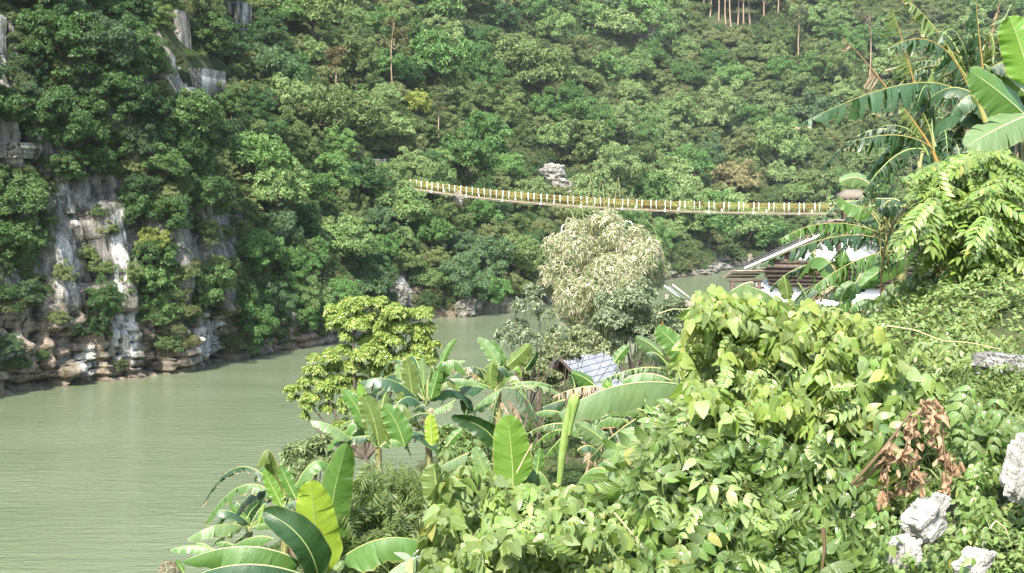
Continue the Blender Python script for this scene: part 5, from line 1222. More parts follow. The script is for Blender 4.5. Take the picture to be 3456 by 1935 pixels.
leaf_px(r_, K6, (1800, 1050), (1700, 1090), (1580, 1200), 240, 14.9, color='dark', rib='green', face='U', fold=40, curl=25)
for q in range(7):
    a = P(*K6(lr.uniform(1470, 1763), lr.uniform(980, 1080)), 14.8); e = a + np.array((lr.normal(0, .1), -.1, -lr.uniform(.4, .9))); banana_leaf(r_, a, (a + e) / 2 + (lr.normal(0, .06), -.05, .03), e, .2, face='F', fold=40, curl=60, tear=.5, color='brown', rib='brown', ribr=.012)

fill(r_, K6, (1640, 960), 15.2, 17, (1.0, 1.6), tears=(.7, .2, 0), cols=('dark', 'blue'))
# ================================================================ NEAR-BANK SHRUBS AND VINES
def near_leaf(name, transl=.3, rough=.42, veins=True, var=.22, dry=None, spec=.4):
    t = NT(name); oi = t.node('ObjectInfo'); isl = t.node('NewGeometry').outputs['Random Per Island']
    s = t.node('SeparateXYZ'); t.set(s.inputs[0], t.node('UVMap').outputs[0]); u, v = s.outputs[0], s.outputs[1]; au = t.math('ABSOLUTE', u)
    r = t.math('FRACT', t.math('ADD', isl, oi.outputs['Random']))
    hs = t.node('HueSaturation'); t.set(hs.inputs['Color'], oi.outputs['Color']); t.set(hs.inputs['Value'], t.maprange(r, 0, 1, 1 - var, 1 + var))
    t.set(hs.inputs['Hue'], t.maprange(t.math('FRACT', t.math('MULTIPLY', r, 5.7)), 0, 1, .48, .512)); t.set(hs.inputs['Saturation'], t.maprange(t.math('FRACT', t.math('MULTIPLY', r, 9.1)), 0, 1, .85, 1.1))
    c = hs.outputs[0]; n = t.noise(t.pos(), 30, 3, .6)
    c = t.mix(t.maprange(n, .35, .7, 0, .35), c, t.mix(1.0, c, (.68, .72, .62), 'MULTIPLY'))
    nb = None
    if veins:
        w = t.math('SINE', t.math('MULTIPLY', t.math('SUBTRACT', v, t.math('MULTIPLY', au, .55)), 46)); vl = t.maprange(w, .8, 1.0)
        mid = t.maprange(au, .01, .035, 1, 0); vv = t.math('MAXIMUM', t.math('MULTIPLY', vl, .45), mid)
        c = t.mix(t.math('MULTIPLY', vv, .5), c, t.mix(1.0, c, (1.7, 1.5, 1.5), 'MULTIPLY')); nb = t.bump(t.math('SUBTRACT', t.math('MULTIPLY', n, .3), vv), .35, .01)
    yl = t.math('GREATER_THAN', t.math('FRACT', t.math('MULTIPLY', r, 31.7)), .985)
    c = t.mix(t.math('MULTIPLY', yl, .55), c, (.33, .28, .07))
    return t.bsdf(c, rough, spec, nb, transl, t.mix(1.0, c, (1.35, 1.35, .5), 'MULTIPLY'))
VINEM = near_leaf('vine_leaf'); FINEM = near_leaf('fine_leaf', veins=False); GLOSSM = near_leaf('glossy_leaflet', rough=.3, spec=.55)
DEADM = None
t = NT('withered_leaf'); isl = t.node('NewGeometry').outputs['Random Per Island']; n = t.noise(t.pos(), 25, 4, .65)
DEADM = t.bsdf(t.ramp(t.math('ADD', t.math('MULTIPLY', n, .7), t.math('MULTIPLY', isl, .3)), [(.3, (.17, .1, .055)), (.5, (.34, .22, .13)), (.7, (.46, .33, .21))]), .8, .15, None, .25)
t = NT('green_stem'); GSTEM = t.bsdf((.17, .20, .07), .6, .3)
t = NT('brown_stem'); BSTEM = t.bsdf((.12, .08, .045), .75, .2)

def blade(outline, fold=.10, droop=.12, cup=0.0):
    """leaf from half outline [(x,y)...] base to tip: left half, midrib, right half; base at 0, tip along +y"""
    o = np.array(outline, float); n = len(o); V_ = []; U_ = []
    for s in (-1, 0, 1):
        for x, y in o:
            X_ = x * s; yy = y if s else np.clip(y, 0, 1); z = fold * abs(X_) * 2 - droop * yy * yy + cup * math.sin(yy * 9 + s) * abs(X_)
            V_.append((X_, yy, z)); U_.append((X_, yy))
    f = [(i, n + i, n + i + 1, i + 1) for i in range(n - 1)] + [(n + i, 2 * n + i, 2 * n + i + 1, n + i + 1) for i in range(n - 1)]
    return np.array(V_), np.array(f), np.array(U_)
HEART = [(.0, .0), (.2, -.1), (.36, .02), (.42, .2), (.36, .42), (.22, .68), (.08, .9), (0, 1.0)]
OVATE = [(.0, .0), (.16, .12), (.25, .32), (.25, .52), (.17, .75), (.06, .93), (0, 1.0)]
LANCE = [(.0, .0), (.09, .15), (.13, .38), (.10, .68), (.03, .92), (0, 1.0)]
def compound(npair, ll, outline, rl=1.0, rdroop=.25, ldroop=.2, hang=.35, seed=0):
    """a feather leaf: rachis along +y with paired leaflets"""
    r = np.random.default_rng(seed); Vs, Fs, Us, nn = [], [], [], 0
    bv, bf, bu = blade(outline, .12, ldroop)
    def put(org, ang, sc, hg):
        nonlocal nn
        v = bv * sc; c, s = math.cos(ang), math.sin(ang); x = v[:, 0] * c - v[:, 1] * s; y = v[:, 0] * s + v[:, 1] * c
        z = v[:, 2] - hg * np.hypot(v[:, 0], v[:, 1]) ** 1.0 * (np.abs(v[:, 1]) / sc)
        Vs.append(np.stack([x, y, z], -1) + org); Fs.append(bf + nn); Us.append(bu); nn += len(bv)
    for i in range(npair):
        y = .18 + .74 * i / max(1, npair - 1) * rl if npair > 1 else .5; z = -rdroop * y * y
        sc = ll * (.75 + .35 * math.sin(math.pi * (i + .8) / (npair + .6)))
        for s in (-1, 1): put((0, y, z), s * -(R(62) - R(18) * i / npair) + r.normal(0, .08), sc * r.uniform(.9, 1.1), hang * r.uniform(.6, 1.4))
    put((0, .95 * rl, -rdroop * .9), r.normal(0, .1), ll, hang)
    mb = MB(); ys = np.linspace(0, .95 * rl, 5); mb.tube(np.stack([ys * 0, ys, -rdroop * ys * ys], -1), [.012, .01, .009, .007, .005], 3)
    Vs.append(np.concatenate(mb.v)); 
    q = [f for f in mb.f if f.shape[1] == 4]; Fs.append(np.concatenate(q) + nn); Us.append(np.zeros((len(Vs[-1]), 2)) + .3)
    return np.concatenate(Vs), np.concatenate(Fs), np.concatenate(Us)
def frames(tip, nrm_):
    Y_ = nrm(tip); Z_ = nrm(nrm_ - (nrm_ * Y_).sum(-1, keepdims=True) * Y_); X_ = np.cross(Y_, Z_); return np.stack([X_, Y_, Z_], -1)   # columns
def place_leaves(root, protos, pos, tip, nrm_, size, mat, color, nparts, partname='leaf', massname='foliage', rgn=None, prio=None):
    """the leaves that show largest are parts, the rest one mass"""
    M_ = frames(tip, nrm_); base = np.array(root.location); kind = rgn.integers(0, len(protos), len(pos))
    order = np.argsort(-(prio if prio is not None else size)); parts, rest = order[:nparts], order[nparts:]
    mes = [new_mesh(partname, v, f, [mat], uv, True) for v, f, uv in protos]
    col = np.array(color)
    for i in parts:
        m = Matrix([[*(M_[i][r] * size[i]), pos[i][r] - base[r]] for r in range(3)] + [[0, 0, 0, 1]])
        link(partname, mes[kind[i]], root, mat=m, color=col * rgn.uniform(.85, 1.15))
    if len(rest):
        Vs, Fs, Us, nn = [], [], [], 0
        for k in range(len(protos)):
            ids = rest[kind[rest] == k]
            if not len(ids): continue
            v, f, uv = protos[k]; W_ = np.einsum('nij,vj->nvi', M_[ids] * size[ids][:, None, None], v) + (pos[ids] - base)[:, None]
            Vs.append(W_.reshape(-1, 3)); Fs.append((f[None] + (np.arange(len(ids)) * len(v))[:, None, None] + nn).reshape(-1, f.shape[1])); Us.append(np.tile(uv, (len(ids), 1))); nn += len(ids) * len(v)
        o = link(massname, new_mesh(massname, np.concatenate(Vs), Fs, [mat], np.concatenate(Us), True), root, color=col); o['kind'] = 'stuff'
def in_poly(x, y, poly):
    p = np.array(poly, float); ins = np.zeros(len(x), bool); j = len(p) - 1
    for i in range(len(p)):
        c = ((p[i, 1] > y) != (p[j, 1] > y)) & (x < (p[j, 0] - p[i, 0]) * (y - p[i, 1]) / (p[j, 1] - p[i, 1] + 1e-9) + p[i, 0]); ins ^= c; j = i
    return ins
def mound(name, label, cat, poly, dfun, n, protos, size, mat, color, nparts, seed, thick=.5, lump=.35, gap=-.35, droop=1.0, outw=.4, group=None, lscale=170.0, partname='leaf', spread=.5, up=.7, stems=5, stemmat=None):
    """a leafy mass whose outer skin follows the shape seen in the photograph, in true depth"""
    rgn = np.random.default_rng(seed); p = np.array(poly, float); lo, hi = p.min(0), p.max(0)
    x = rgn.uniform(lo[0], hi[0], n * 4); y = rgn.uniform(lo[1], hi[1], n * 4); k = in_poly(x, y, poly); x, y = x[k][:n], y[k][:n]
    def nz(a, b): return np.array([mnoise.fractal((u / lscale, v / lscale, seed), 1, 2, 3) for u, v in zip(a, b)])
    nv = nz(x, y); lay = rgn.random(len(x)) ** 1.6
    keep = (nv > gap) | (lay > .55); x, y, nv, lay = x[keep], y[keep], nv[keep], lay[keep]
    D = dfun(x, y) - lump * nv + lay * thick; pos = P(x, y, D)
    e = 8.0; dx = (nz(x + e, y) - nv) * -lump / e; dy = (nz(x, y + e) - nv) * -lump / e
    nlump = nrm(np.stack([dx * FPX / D, -np.ones_like(dx), -dy * FPX / D], -1) * np.array((1, 1, 1)))   # leans where the skin bulges
    N_ = nrm(nlump * .75 + np.array((0, 0, up)) + rgn.normal(0, spread, (len(x), 3)))
    T_ = np.stack([rgn.normal(0, .7, len(x)), -outw * rgn.random(len(x)), -droop * rgn.uniform(.3, 1.2, len(x))], -1)
    sz = rgn.uniform(*size, len(x)) * np.where(rgn.random(len(x)) < .2, .7, 1)
    c = P(p[:, 0].mean(), hi[1], dfun(np.array([p[:, 0].mean()]), np.array([hi[1]]))[0] + thick)
    root = thing(name, (float(c[0]), float(c[1]), float(zg(c[0], c[1]))), label, cat, group)
    place_leaves(root, protos, pos, T_, N_, sz, mat, color, nparts, partname, rgn=rgn, prio=sz * (1.3 - lay))
    if stems:
        mb = MB(); ids = rgn.choice(len(x), min(stems, len(x)), replace=False)
        for i in ids:
            e_ = pos[i] + (0, .12, 0); b_ = np.array((root.location.x + rgn.normal(0, .5), root.location.y + rgn.normal(.2, .3), zg(root.location.x, root.location.y) - .1)); mb.tube(bez(b_, (b_ + e_) / 2 + rgn.normal(0, .15, 3) + (0, 0, .25), e_, 9), np.linspace(.01, .004, 9), 5)
        part('stem', mb, [stemmat or BSTEM], root, True)
    return root
hearts = [blade(HEART, .12, .14, .0), blade(HEART, .2, .25, .05), blade(HEART, .04, .1, .08)]
ovates = [blade(OVATE, .12, .15), blade(OVATE, .2, .3, .05), blade(OVATE, .05, .08)]
comp_big = [compound(3, .42, OVATE, 1, .3, .2, .5, 1), compound(4, .4, OVATE, 1, .35, .25, .6, 2), compound(3, .46, OVATE, 1, .2, .2, .45, 3)]
comp_fine = [compound(6, .32, [(0, 0), (.14, .2), (.2, .5), (.1, .85), (0, 1)], 1, .25, .1, .25, 4), compound(7, .3, [(0, 0), (.14, .2), (.2, .5), (.1, .85), (0, 1)], 1, .35, .1, .3, 5)]
comp_droop = [compound(6, .36, LANCE, 1, .55, .3, .7, 6), compound(5, .4, LANCE, 1, .7, .3, .8, 7)]

d1 = lambda x, y: 7.9 - 2.0 * (y - 1010) / 925.0
mound('vine_mound', 'tall mound of heart-leaved vine in front of the white house', 'vine', [(2330, 1040), (2380, 985), (2480, 1000), (2560, 1030), (2750, 1030), (2900, 1090), (3010, 1150), (3060, 1230), (3050, 1330), (2960, 1420), (2850, 1440), (2700, 1450), (2500, 1480), (2330, 1500), (2230, 1480), (2310, 1330), (2290, 1200)],
      d1, 5200, hearts + ovates[:1], (.055, .118), VINEM, (.18, .25, .06), 300, 11, thick=.9, lump=.6, spread=.75, gap=-.25, lscale=110)
mound('broadleaf_shrub', 'shrub with large drooping paired leaflets under the vine mound', 'shrub', [(2100, 1560), (2330, 1480), (2600, 1460), (2860, 1430), (2960, 1440), (2930, 1620), (2880, 1800), (2870, 1960), (2150, 1960), (2130, 1760)],
      d1, 1500, comp_big, (.15, .27), GLOSSM, (.115, .185, .048), 290, 12, thick=.9, lump=.8, spread=.55, up=.8, gap=-.25, lscale=120)
mound('vine_mound', 'low mat of heart-leaved vine along the bottom centre', 'vine', [(1440, 1960), (1430, 1800), (1480, 1640), (1560, 1570), (1640, 1590), (1760, 1640), (1900, 1640), (2050, 1640), (2160, 1610), (2200, 1700), (2160, 1960)],
      lambda x, y: 7.0 - 1.4 * (y - 1560) / 400.0, 4200, hearts, (.052, .105), VINEM, (.165, .235, .065), 300, 13, thick=.8, lump=.8, spread=.7, gap=-.25, lscale=110, stems=0)
mound('climbing_shrub', 'leafy shoots trailing between the arching banana leaf and the vine mound', 'shrub', [(2090, 1620), (2200, 1420), (2310, 1300), (2400, 1320), (2500, 1400), (2450, 1520), (2300, 1560), (2180, 1640)],
      lambda x, y: d1(x, y) - .1, 420, comp_big[:2], (.16, .27), GLOSSM, (.17, .245, .08), 160, 14, thick=.4, lump=.3, stems=0)
mound('vine_shoots', 'yellow-green young leaf shoots on top of the vine mound', 'vine', [(2320, 1020), (2370, 960), (2450, 985), (2700, 1010), (2900, 1060), (3000, 1120), (2900, 1150), (2600, 1110), (2400, 1080)],
      lambda x, y: d1(x, y) - .12, 420, hearts + comp_big[:1], (.055, .11), VINEM, (.23, .30, .085), 200, 15, thick=.3, lump=.3, up=1.0, stems=0)
mound('feathered_shoots', 'pale feather-leaved shoots poking out of the vine mound and mat', 'shrub', [(2330, 1060), (2600, 1040), (2960, 1150), (3000, 1350), (2850, 1600), (2700, 1900), (1500, 1930), (1480, 1680), (1700, 1650), (2150, 1600), (2320, 1450), (2280, 1250)],
      lambda x, y: np.where(y > 1560, np.minimum(d1(x, y), 7.0 - 1.4 * (y - 1560) / 400.0), d1(x, y)) - .12, 150, comp_fine + comp_big[:1], (.13, .24), FINEM, (.22, .30, .10), 150, 23, thick=.25, lump=.6, up=.8, spread=.4, outw=.8, droop=.5, gap=-.9, lscale=110, stems=0)
mound('vine_shoots', 'single stems of leaves reaching right over the limestone', 'vine', [(2880, 1180), (3060, 1230), (3160, 1290), (3150, 1400), (3040, 1420), (2900, 1420)],
      lambda x, y: d1(x, y) - .1, 260, hearts + ovates, (.07, .11), VINEM, (.16, .25, .065), 160, 16, thick=.4, lump=.25, gap=-.1, stems=0)
mound('paired_leaf_branch', 'branch with hanging oval leaves over the herbs at the right', 'branch', [(3220, 1260), (3400, 1290), (3400, 1440), (3300, 1480), (3210, 1400)],
      lambda x, y: 6.3 + 0 * x, 24, comp_big, (.14, .2), GLOSSM, (.14, .22, .065), 24, 17, thick=.2, lump=.1, stems=0)
d2 = lambda x, y: 11.3 - .6 * (y - 500) / 500.0
mound('feather_leaved_tree', 'young tree with bright feathery leaves in front of the banana clump', 'tree', [(3090, 590), (3200, 510), (3300, 490), (3420, 490), (3440, 600), (3380, 640), (3456, 700), (3480, 990), (3380, 1010), (3290, 1010), (3240, 940), (3140, 830), (3080, 740), (3130, 670)],
      d2, 760, comp_fine, (.24, .38), FINEM, (.17, .25, .062), 280, 18, thick=1.1, lump=.9, outw=.9, droop=.4, up=1.5, spread=.28, lscale=110, gap=-.12)
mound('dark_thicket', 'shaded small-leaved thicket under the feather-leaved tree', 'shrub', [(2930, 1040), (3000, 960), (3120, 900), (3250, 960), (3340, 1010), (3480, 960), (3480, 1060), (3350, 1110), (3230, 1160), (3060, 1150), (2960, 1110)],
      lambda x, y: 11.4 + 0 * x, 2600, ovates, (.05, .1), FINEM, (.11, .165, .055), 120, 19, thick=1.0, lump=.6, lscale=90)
mound('drooping_shrub', 'bushy shrub with drooping feather leaves right of the largest banana plant', 'shrub', [(1160, 1640), (1230, 1560), (1330, 1540), (1440, 1600), (1480, 1720), (1460, 1960), (1120, 1960), (1130, 1800)],
      lambda x, y: 15.6 - 1.2 * (y - 1540) / 420.0, 1500, comp_droop, (.17, .3), FINEM, (.135, .19, .062), 200, 20, thick=1.2, lump=.9, lscale=80, spread=.5)
mound('weedy_shrub', 'light green leafy weeds filling the gap between banana plants', 'shrub', [(1500, 1500), (1600, 1480), (1700, 1500), (1720, 1600), (1560, 1620), (1480, 1570)],
      lambda x, y: 19 + 0 * x, 900, ovates, (.09, .16), FINEM, (.13, .19, .06), 40, 21, thick=1.2, lump=.8, lscale=70, stems=4)
mound('herb_bank', 'bright leafy herbs on the crest at the right', 'herbs', [(3060, 1190), (3150, 1120), (3250, 1060), (3400, 1000), (3480, 980), (3480, 1240), (3300, 1230), (3150, 1250)],
      lambda x, y: 10.2 - 2.0 * (y - 980) / 270.0, 3200, ovates, (.035, .075), FINEM, (.19, .255, .085), 60, 22, thick=.5, lump=.35, lscale=90, stems=0)

mound('herb_patch', 'leafy herbs between the white boulders at the bottom right', 'herbs', [(3260, 1440), (3470, 1400), (3470, 1540), (3370, 1580), (3340, 1840), (3240, 1800), (3230, 1600)],
      lambda x, y: 6.75 - 1.5 * (y - 1400) / 530.0, 3000, ovates + hearts[:1], (.028, .06), FINEM, (.15, .225, .065), 120, 24, thick=.35, lump=.3, lscale=90, stems=0, gap=-.3)
# ---- crowns made of leaf clumps placed blob by blob
def subblobs(bl, r_):
    out = []
    for x, y, r in bl:
        out.append((x + r_.normal(0, .2) * r, y + r_.normal(0, .15) * r, r * r_.uniform(.6, .95)))
        for _ in range(2): a = r_.uniform(0, 6.28); out.append((x + math.cos(a) * r * .75, y + math.sin(a) * r * .6, r * r_.uniform(.3, .55)))
    return out
def blob_plant(name, label, cat, K, blobs, D, ntuft, k, L_, W_, colors, seed, base=None, flat=.65, dep=.9, trunk=.09, zmin=-.3, mats=None, group=None, names=('crown',), **kw):
    rgn = np.random.default_rng(seed); bl = []
    for x, y, r in subblobs(blobs, rgn):
        s = (K(1, 0)[0] - K(0, 0)[0]) * D / FPX * r; q = P(*K(x, y), D + rgn.uniform(-dep, dep) * s * 1.4); bl.append((*q, s, s, s * flat))
    bl = np.array(bl); b = base if base is not None else (bl[:, 0].mean(), D + .3)
    z = zg(*b); root = thing(name, (b[0], b[1], z), label, cat, group)
    o3 = np.array((b[0], b[1], z)); bl2 = bl.copy(); bl2[:, :3] -= o3
    for i, (nm, c) in enumerate(zip(names, colors)):
        v, f = crown_arrays(bl2, int(ntuft / len(names)), k, L_, W_, rgn, zmin=zmin, **kw); link(nm, new_mesh(nm, v, f, [(mats or [FOLIAGE])[min(i, len(mats or [0]) - 1)]]), root, color=c)
    if trunk:
        mb = MB(); ce = bl2[:, :3].mean(0); ends = bl2[rgn.choice(len(bl2), min(14, len(bl2)), replace=False), :3]
        limbs(mb, (0, 0, -.3), (ce[0] * .5, ce[1] * .5, max(.4, ce[2] * .55)), ends, trunk, rgn, 5); link('trunk', mb.mesh('trunk', [BARK]), root)
    return root
Kd = lambda x, y: (x * DS, y * DS)
T1 = [(850, 180, 90), (760, 215, 90), (950, 230, 110), (700, 260, 90), (555, 240, 50), (620, 320, 100), (1100, 280, 110), (1250, 290, 100), (1380, 285, 70), (1420, 390, 60), (1300, 420, 100), (1150, 400, 110), (980, 390, 120), (800, 370, 120), (560, 390, 50), (720, 470, 80), (900, 520, 110),
      (1100, 540, 120), (1290, 530, 110), (1430, 540, 60), (1440, 640, 60), (1380, 690, 70), (1250, 680, 110), (1000, 660, 110), (850, 630, 100), (700, 620, 80), (560, 660, 80), (430, 680, 65), (420, 780, 80), (560, 780, 100), (720, 760, 100), (330, 870, 80), (480, 900, 100), (620, 900, 90), (210, 935, 50), (250, 1020, 60),
      (400, 1000, 80), (330, 1160, 40), (350, 1090, 50), (530, 1080, 60), (650, 1120, 45), (560, 960, 80), (720, 1250, 70), (650, 1230, 50), (800, 860, 100), (920, 760, 100), (1080, 800, 90), (1180, 860, 80), (760, 980, 70), (690, 1040, 60)]
YG = leaf_material('bright_tree_leaf', var=.35, transl=.3, rough=.42, spec=.4, young=(.93, (.30, .33, .10)))
blob_plant('river_tree', 'bright yellow-green leaning tree over the water left of the banana thicket', 'tree', K2, T1, 36, 11500, 6, .12, .054, [(.235, .32, .075)], 31, base=(-4.2, 36.5), flat=.68, trunk=.16, mats=[YG], droop=.2, elev=(-.3, .5), inner=.1)
BB = [(1500, 600, 62), (1440, 640, 62), (1560, 620, 66), (1615, 650, 52), (1400, 690, 42), (1470, 690, 76), (1560, 700, 80), (1640, 690, 38), (1430, 740, 56), (1520, 760, 66), (1590, 740, 46), (1480, 800, 48), (1440, 780, 34), (1470, 835, 36), (1530, 562, 34), (1460, 575, 32), (1668, 672, 18), (1380, 705, 18), (1415, 610, 24), (1600, 590, 26), (1500, 545, 22), (1650, 640, 20), (1450, 725, 46), (1535, 735, 56), (1590, 690, 60), (1420, 660, 44), (1510, 650, 60), (1600, 770, 44), (1505, 790, 50)]
BAMD = leaf_material('dry_bamboo_leaf', var=.4, transl=.25, rough=.5, spec=.3); BAMG = leaf_material('bamboo_leaf', var=.4, transl=.3, rough=.45, spec=.35)
bam = blob_plant('bamboo_clump', 'large clump of drooping bamboo with pale straw leaves beside the river', 'bamboo', Kd, BB, 75, 12500, 5, .36, .055, [(.52, .48, .335), (.19, .24, .105), (.36, .37, .22)], 32, base=(5.4, 76), flat=.95, dep=1.3, trunk=0, mats=[BAMD, BAMG, BAMG], names=('dry_leaves', 'green_leaves', 'fading_leaves'), droop=.55, elev=(-.6, .9), zmin=-.8, inner=.3)
bx = np.array(bam.location); r9 = np.random.default_rng(9); t = NT('bamboo_culm'); CULM = t.bsdf((.2, .21, .08), .5, .35)
for i in range(30):
    x, y, r = BB[r9.integers(len(BB))]; e = P(*Kd(x + r9.normal(0, r * .6), y + r9.normal(0, r * .4) - 10), 75 + r9.normal(0, 1.2)); b = bx + np.array((r9.normal(0, .6), r9.normal(0, .6), -.3)); m = (b * .45 + e * .55); m[2] = max(b[2], e[2]) * .5 + e[2] * .5 + .4
    mb = MB(); mb.tube(bez(b, m, e, 9), np.linspace(.06, .012, 9), 5); part('culm', mb, [CULM], bam, True)
blob_plant('grey_green_shrub', 'dense grey-green small tree in front of the bamboo', 'tree', Kd, [(1580, 760, 52), (1640, 785, 50), (1540, 800, 50), (1600, 830, 54), (1560, 855, 36), (1640, 845, 36), (1530, 760, 30), (1620, 735, 36), (1670, 830, 26), (1600, 790, 50)], 48, 3400, 5, .17, .075, [(.19, .23, .13)], 33, trunk=.1, droop=.2)
blob_plant('grey_green_shrub', 'smaller dark grey-green shrub beside the orange sign', 'shrub', Kd, [(1702, 800, 34), (1690, 770, 28), (1722, 830, 34), (1705, 850, 30)], 46, 1200, 5, .16, .07, [(.16, .2, .11)], 34, trunk=.06, droop=.2)
blob_plant('sparse_shrub', 'thin see-through shrub against the water left of the bamboo', 'shrub', Kd, [(1330, 770, 34), (1300, 820, 34), (1370, 800, 30), (1340, 735, 26), (1275, 850, 30), (1390, 845, 38), (1330, 865, 38), (1310, 760, 20), (1260, 840, 16), (1360, 745, 18)], 44, 800, 4, .15, .065, [(.19, .23, .135)], 35, trunk=.06, droop=.2)
blob_plant('olive_shrub', 'light olive fine-leaved shrub above the tiled roof', 'shrub', Kd, [(1420, 850, 44), (1480, 860, 46), (1510, 885, 34), (1395, 885, 44), (1365, 910, 36), (1440, 880, 36), (1355, 945, 26), (1545, 880, 24), (1385, 945, 24)], 58, 2600, 5, .17, .07, [(.22, .25, .125)], 36, trunk=.06, droop=.2)
blob_plant('olive_shrub', 'low scrub left of the tiled roof with yellow blossoms', 'shrub', Kd, [(1350, 930, 26), (1370, 950, 26), (1340, 960, 24), (1320, 930, 20), (1390, 965, 20)], 50, 800, 5, .16, .07, [(.17, .2, .085)], 37, trunk=.05, droop=.2)
blob_plant('round_bush', 'small feathery bush at the water edge behind the upright banana leaves', 'bush', K1, [(1300, 300, 90), (1420, 330, 100), (1500, 260, 80), (1380, 430, 110), (1260, 380, 70), (1480, 430, 90), (1180, 470, 50), (1300, 520, 90), (1560, 380, 80)], 28, 1500, 6, .15, .05, [(.17, .22, .095)], 38, trunk=.05, droop=.3)
blob_plant('round_bush', 'green bush below the bright river tree among banana leaves', 'bush', K2, [(1550, 1330, 70), (1650, 1380, 80), (1720, 1330, 70), (1600, 1420, 80), (1760, 1400, 60)], 24, 1200, 6, .13, .07, [(.15, .22, .07)], 39, trunk=.05, droop=.2)
blob_plant('reddish_shrub', 'thin reddish twiggy shrub at the bottom left edge of the bank', 'shrub', Kd, [(428, 1432, 22), (412, 1440, 16), (450, 1436, 16), (440, 1420, 10)], 23, 110, 3, .08, .022, [(.26, .2, .13)], 40, trunk=.03)
# trees and bushes on the terrace behind, closing the near bank
for i, (lab, bl, D, c) in enumerate([('dark round tree behind the white house', [(2290, 600, 40), (2330, 640, 46), (2260, 640, 36), (2380, 610, 50)], 95, (.06, .1, .035)), ('broad tree behind the banana clump on the near bank', [(2420, 560, 60), (2480, 600, 60), (2540, 560, 60), (2450, 640, 60), (2560, 640, 60)], 80, (.07, .115, .04)),
                                     ('leafy bush under the white house gable', [(2000, 790, 30), (2060, 800, 36), (2120, 790, 36), (2180, 800, 36)], 52, (.085, .13, .045))]):
    blob_plant('bank_tree', lab, 'tree', Kd, bl, D, 2200, 5, .24, .12, [c], 50 + i, trunk=.12, droop=.2)

# ---- undergrowth of the near bank (one mass)
r5 = np.random.default_rng(15); pp, ssz = [], []
while len(pp) < 3000:
    Y_ = 9 + 62 * r5.random() ** 1.5; X_ = r5.uniform(-14, 16) if Y_ < 40 else r5.uniform(-10, 26); z = zg(X_, Y_)
    if z < .5 or (X_ > .8 and Y_ < 13): continue
    if Y_ > 60 and abs(X_ - 3.6) < 4 and False: continue
    if Y_ < 17 and X_ < -3.2: continue
    pp.append((X_, Y_, z - .05)); ssz.append(r5.uniform(.3, .75) * (1 if Y_ > 16 else .8))
BUSH2 = leaf_material('bank_undergrowth_foliage', var=.4, transl=.3, rough=.5, spec=.3, ramp=[(0, (.06, .1, .03)), (.5, (.09, .14, .045)), (.85, (.13, .17, .06)), (1, (.14, .13, .06))])
scatter('bank_undergrowth', 'dense low scrub covering the near bank under the banana plants', pp, ssz, [recolour(b, BUSH2) for b in bush], 'undergrowth')
pp, ssz = [], []
while len(pp) < 700:
    Y_ = r5.uniform(70, 340); X_ = r5.uniform(0, 200); z = zg(X_, Y_)
    if z < .4 or X_ / Y_ > .45: continue
    pp.append((X_, Y_, z - .1)); ssz.append(r5.uniform(.8, 1.8))
scatter('bank_scrub', 'scrub on the farther part of the near bank', pp, ssz, [recolour(b, BUSH2) for b in bush], 'undergrowth')

ROCKXY = []
# ---- limestone boulders in the foreground
t = NT('white_limestone'); p = t.pos(); n1 = t.noise(p, 5, 5, .65); n2 = t.noise(p, 22, 5, .7)
WLIME = t.bsdf(t.mix(t.maprange(n2, .52, .72, 0, .3), t.ramp(n1, [(.3, (.13, .12, .105)), (.46, (.33, .312, .28)), (.64, (.54, .505, .455))]), (.12, .105, .085)), .9, .15, t.bump(t.math('ADD', n1, n2), .9, .04))
t = NT('grey_boulder'); p = t.pos(); n1 = t.noise(p, 6, 5, .65); n2 = t.noise(p, 25, 5, .7)
GLIME = t.bsdf(t.mix(t.maprange(n2, .5, .66, 0, .6), t.ramp(n1, [(.3, (.1, .095, .09)), (.5, (.22, .21, .2)), (.68, (.5, .47, .44))]), (.08, .075, .07)), .9, .15, t.bump(t.math('ADD', n1, n2), .9, .04))
def ground_at(px, py):
    for D in np.arange(3.5, 30, .06):
        q = P(px, py, D)
        if q[2] < zg(q[0], q[1]): return D
    return 9.0
def near_rock(px, py, w, h, label, seed, mat, lift=.25, rot=None, D=None):
    D = D or ground_at(px, py + h * .45); s = D / FPX; q = P(px, py, D); ROCKXY.append((q[0], q[1], w * s * .5)); boulder('limestone_rock', (q[0], q[1], q[2] + .24 * h * s), (w * s * .5, w * s * .4, h * s * .5), mat, label, seed, 'rock', 5, .72, 'limestone rocks on the near slope', rot, .03, .12)
near_rock(3130, 1245, 190, 70, 'long pale rock behind the grass on the right slope', 61, WLIME)
near_rock(3390, 1262, 210, 100, 'dark grey rock with pale top at the right edge', 62, GLIME)
near_rock(2985, 1330, 110, 110, 'pale rock showing between the vine leaves', 63, WLIME)
near_rock(2925, 1400, 90, 100, 'grey-white rock behind the withered branch', 64, WLIME)
near_rock(2890, 1470, 100, 60, 'low pale rock at the foot of the vine mound', 65, WLIME)
near_rock(3112, 1795, 165, 150, 'white tilted boulder near the bottom right', 66, WLIME, rot=(.2, -.6, .5), D=5.6)
near_rock(3160, 1735, 80, 110, 'narrow white rock leaning on the tilted boulder', 67, WLIME, rot=(0, .5, 0), D=5.75)
near_rock(3050, 1890, 130, 120, 'broken white stones at the bottom edge', 68, WLIME, D=5.4)
near_rock(3440, 1640, 110, 260, 'tall white rock cut by the right edge', 69, WLIME, rot=(0, .25, .3), D=5.9)
near_rock(3290, 1915, 150, 70, 'white slab in the bottom right corner', 70, WLIME, rot=(0, -.6, .4), D=5.25)
near_rock(3255, 1355, 60, 60, 'small grey stone under the hanging oval leaves', 71, GLIME)

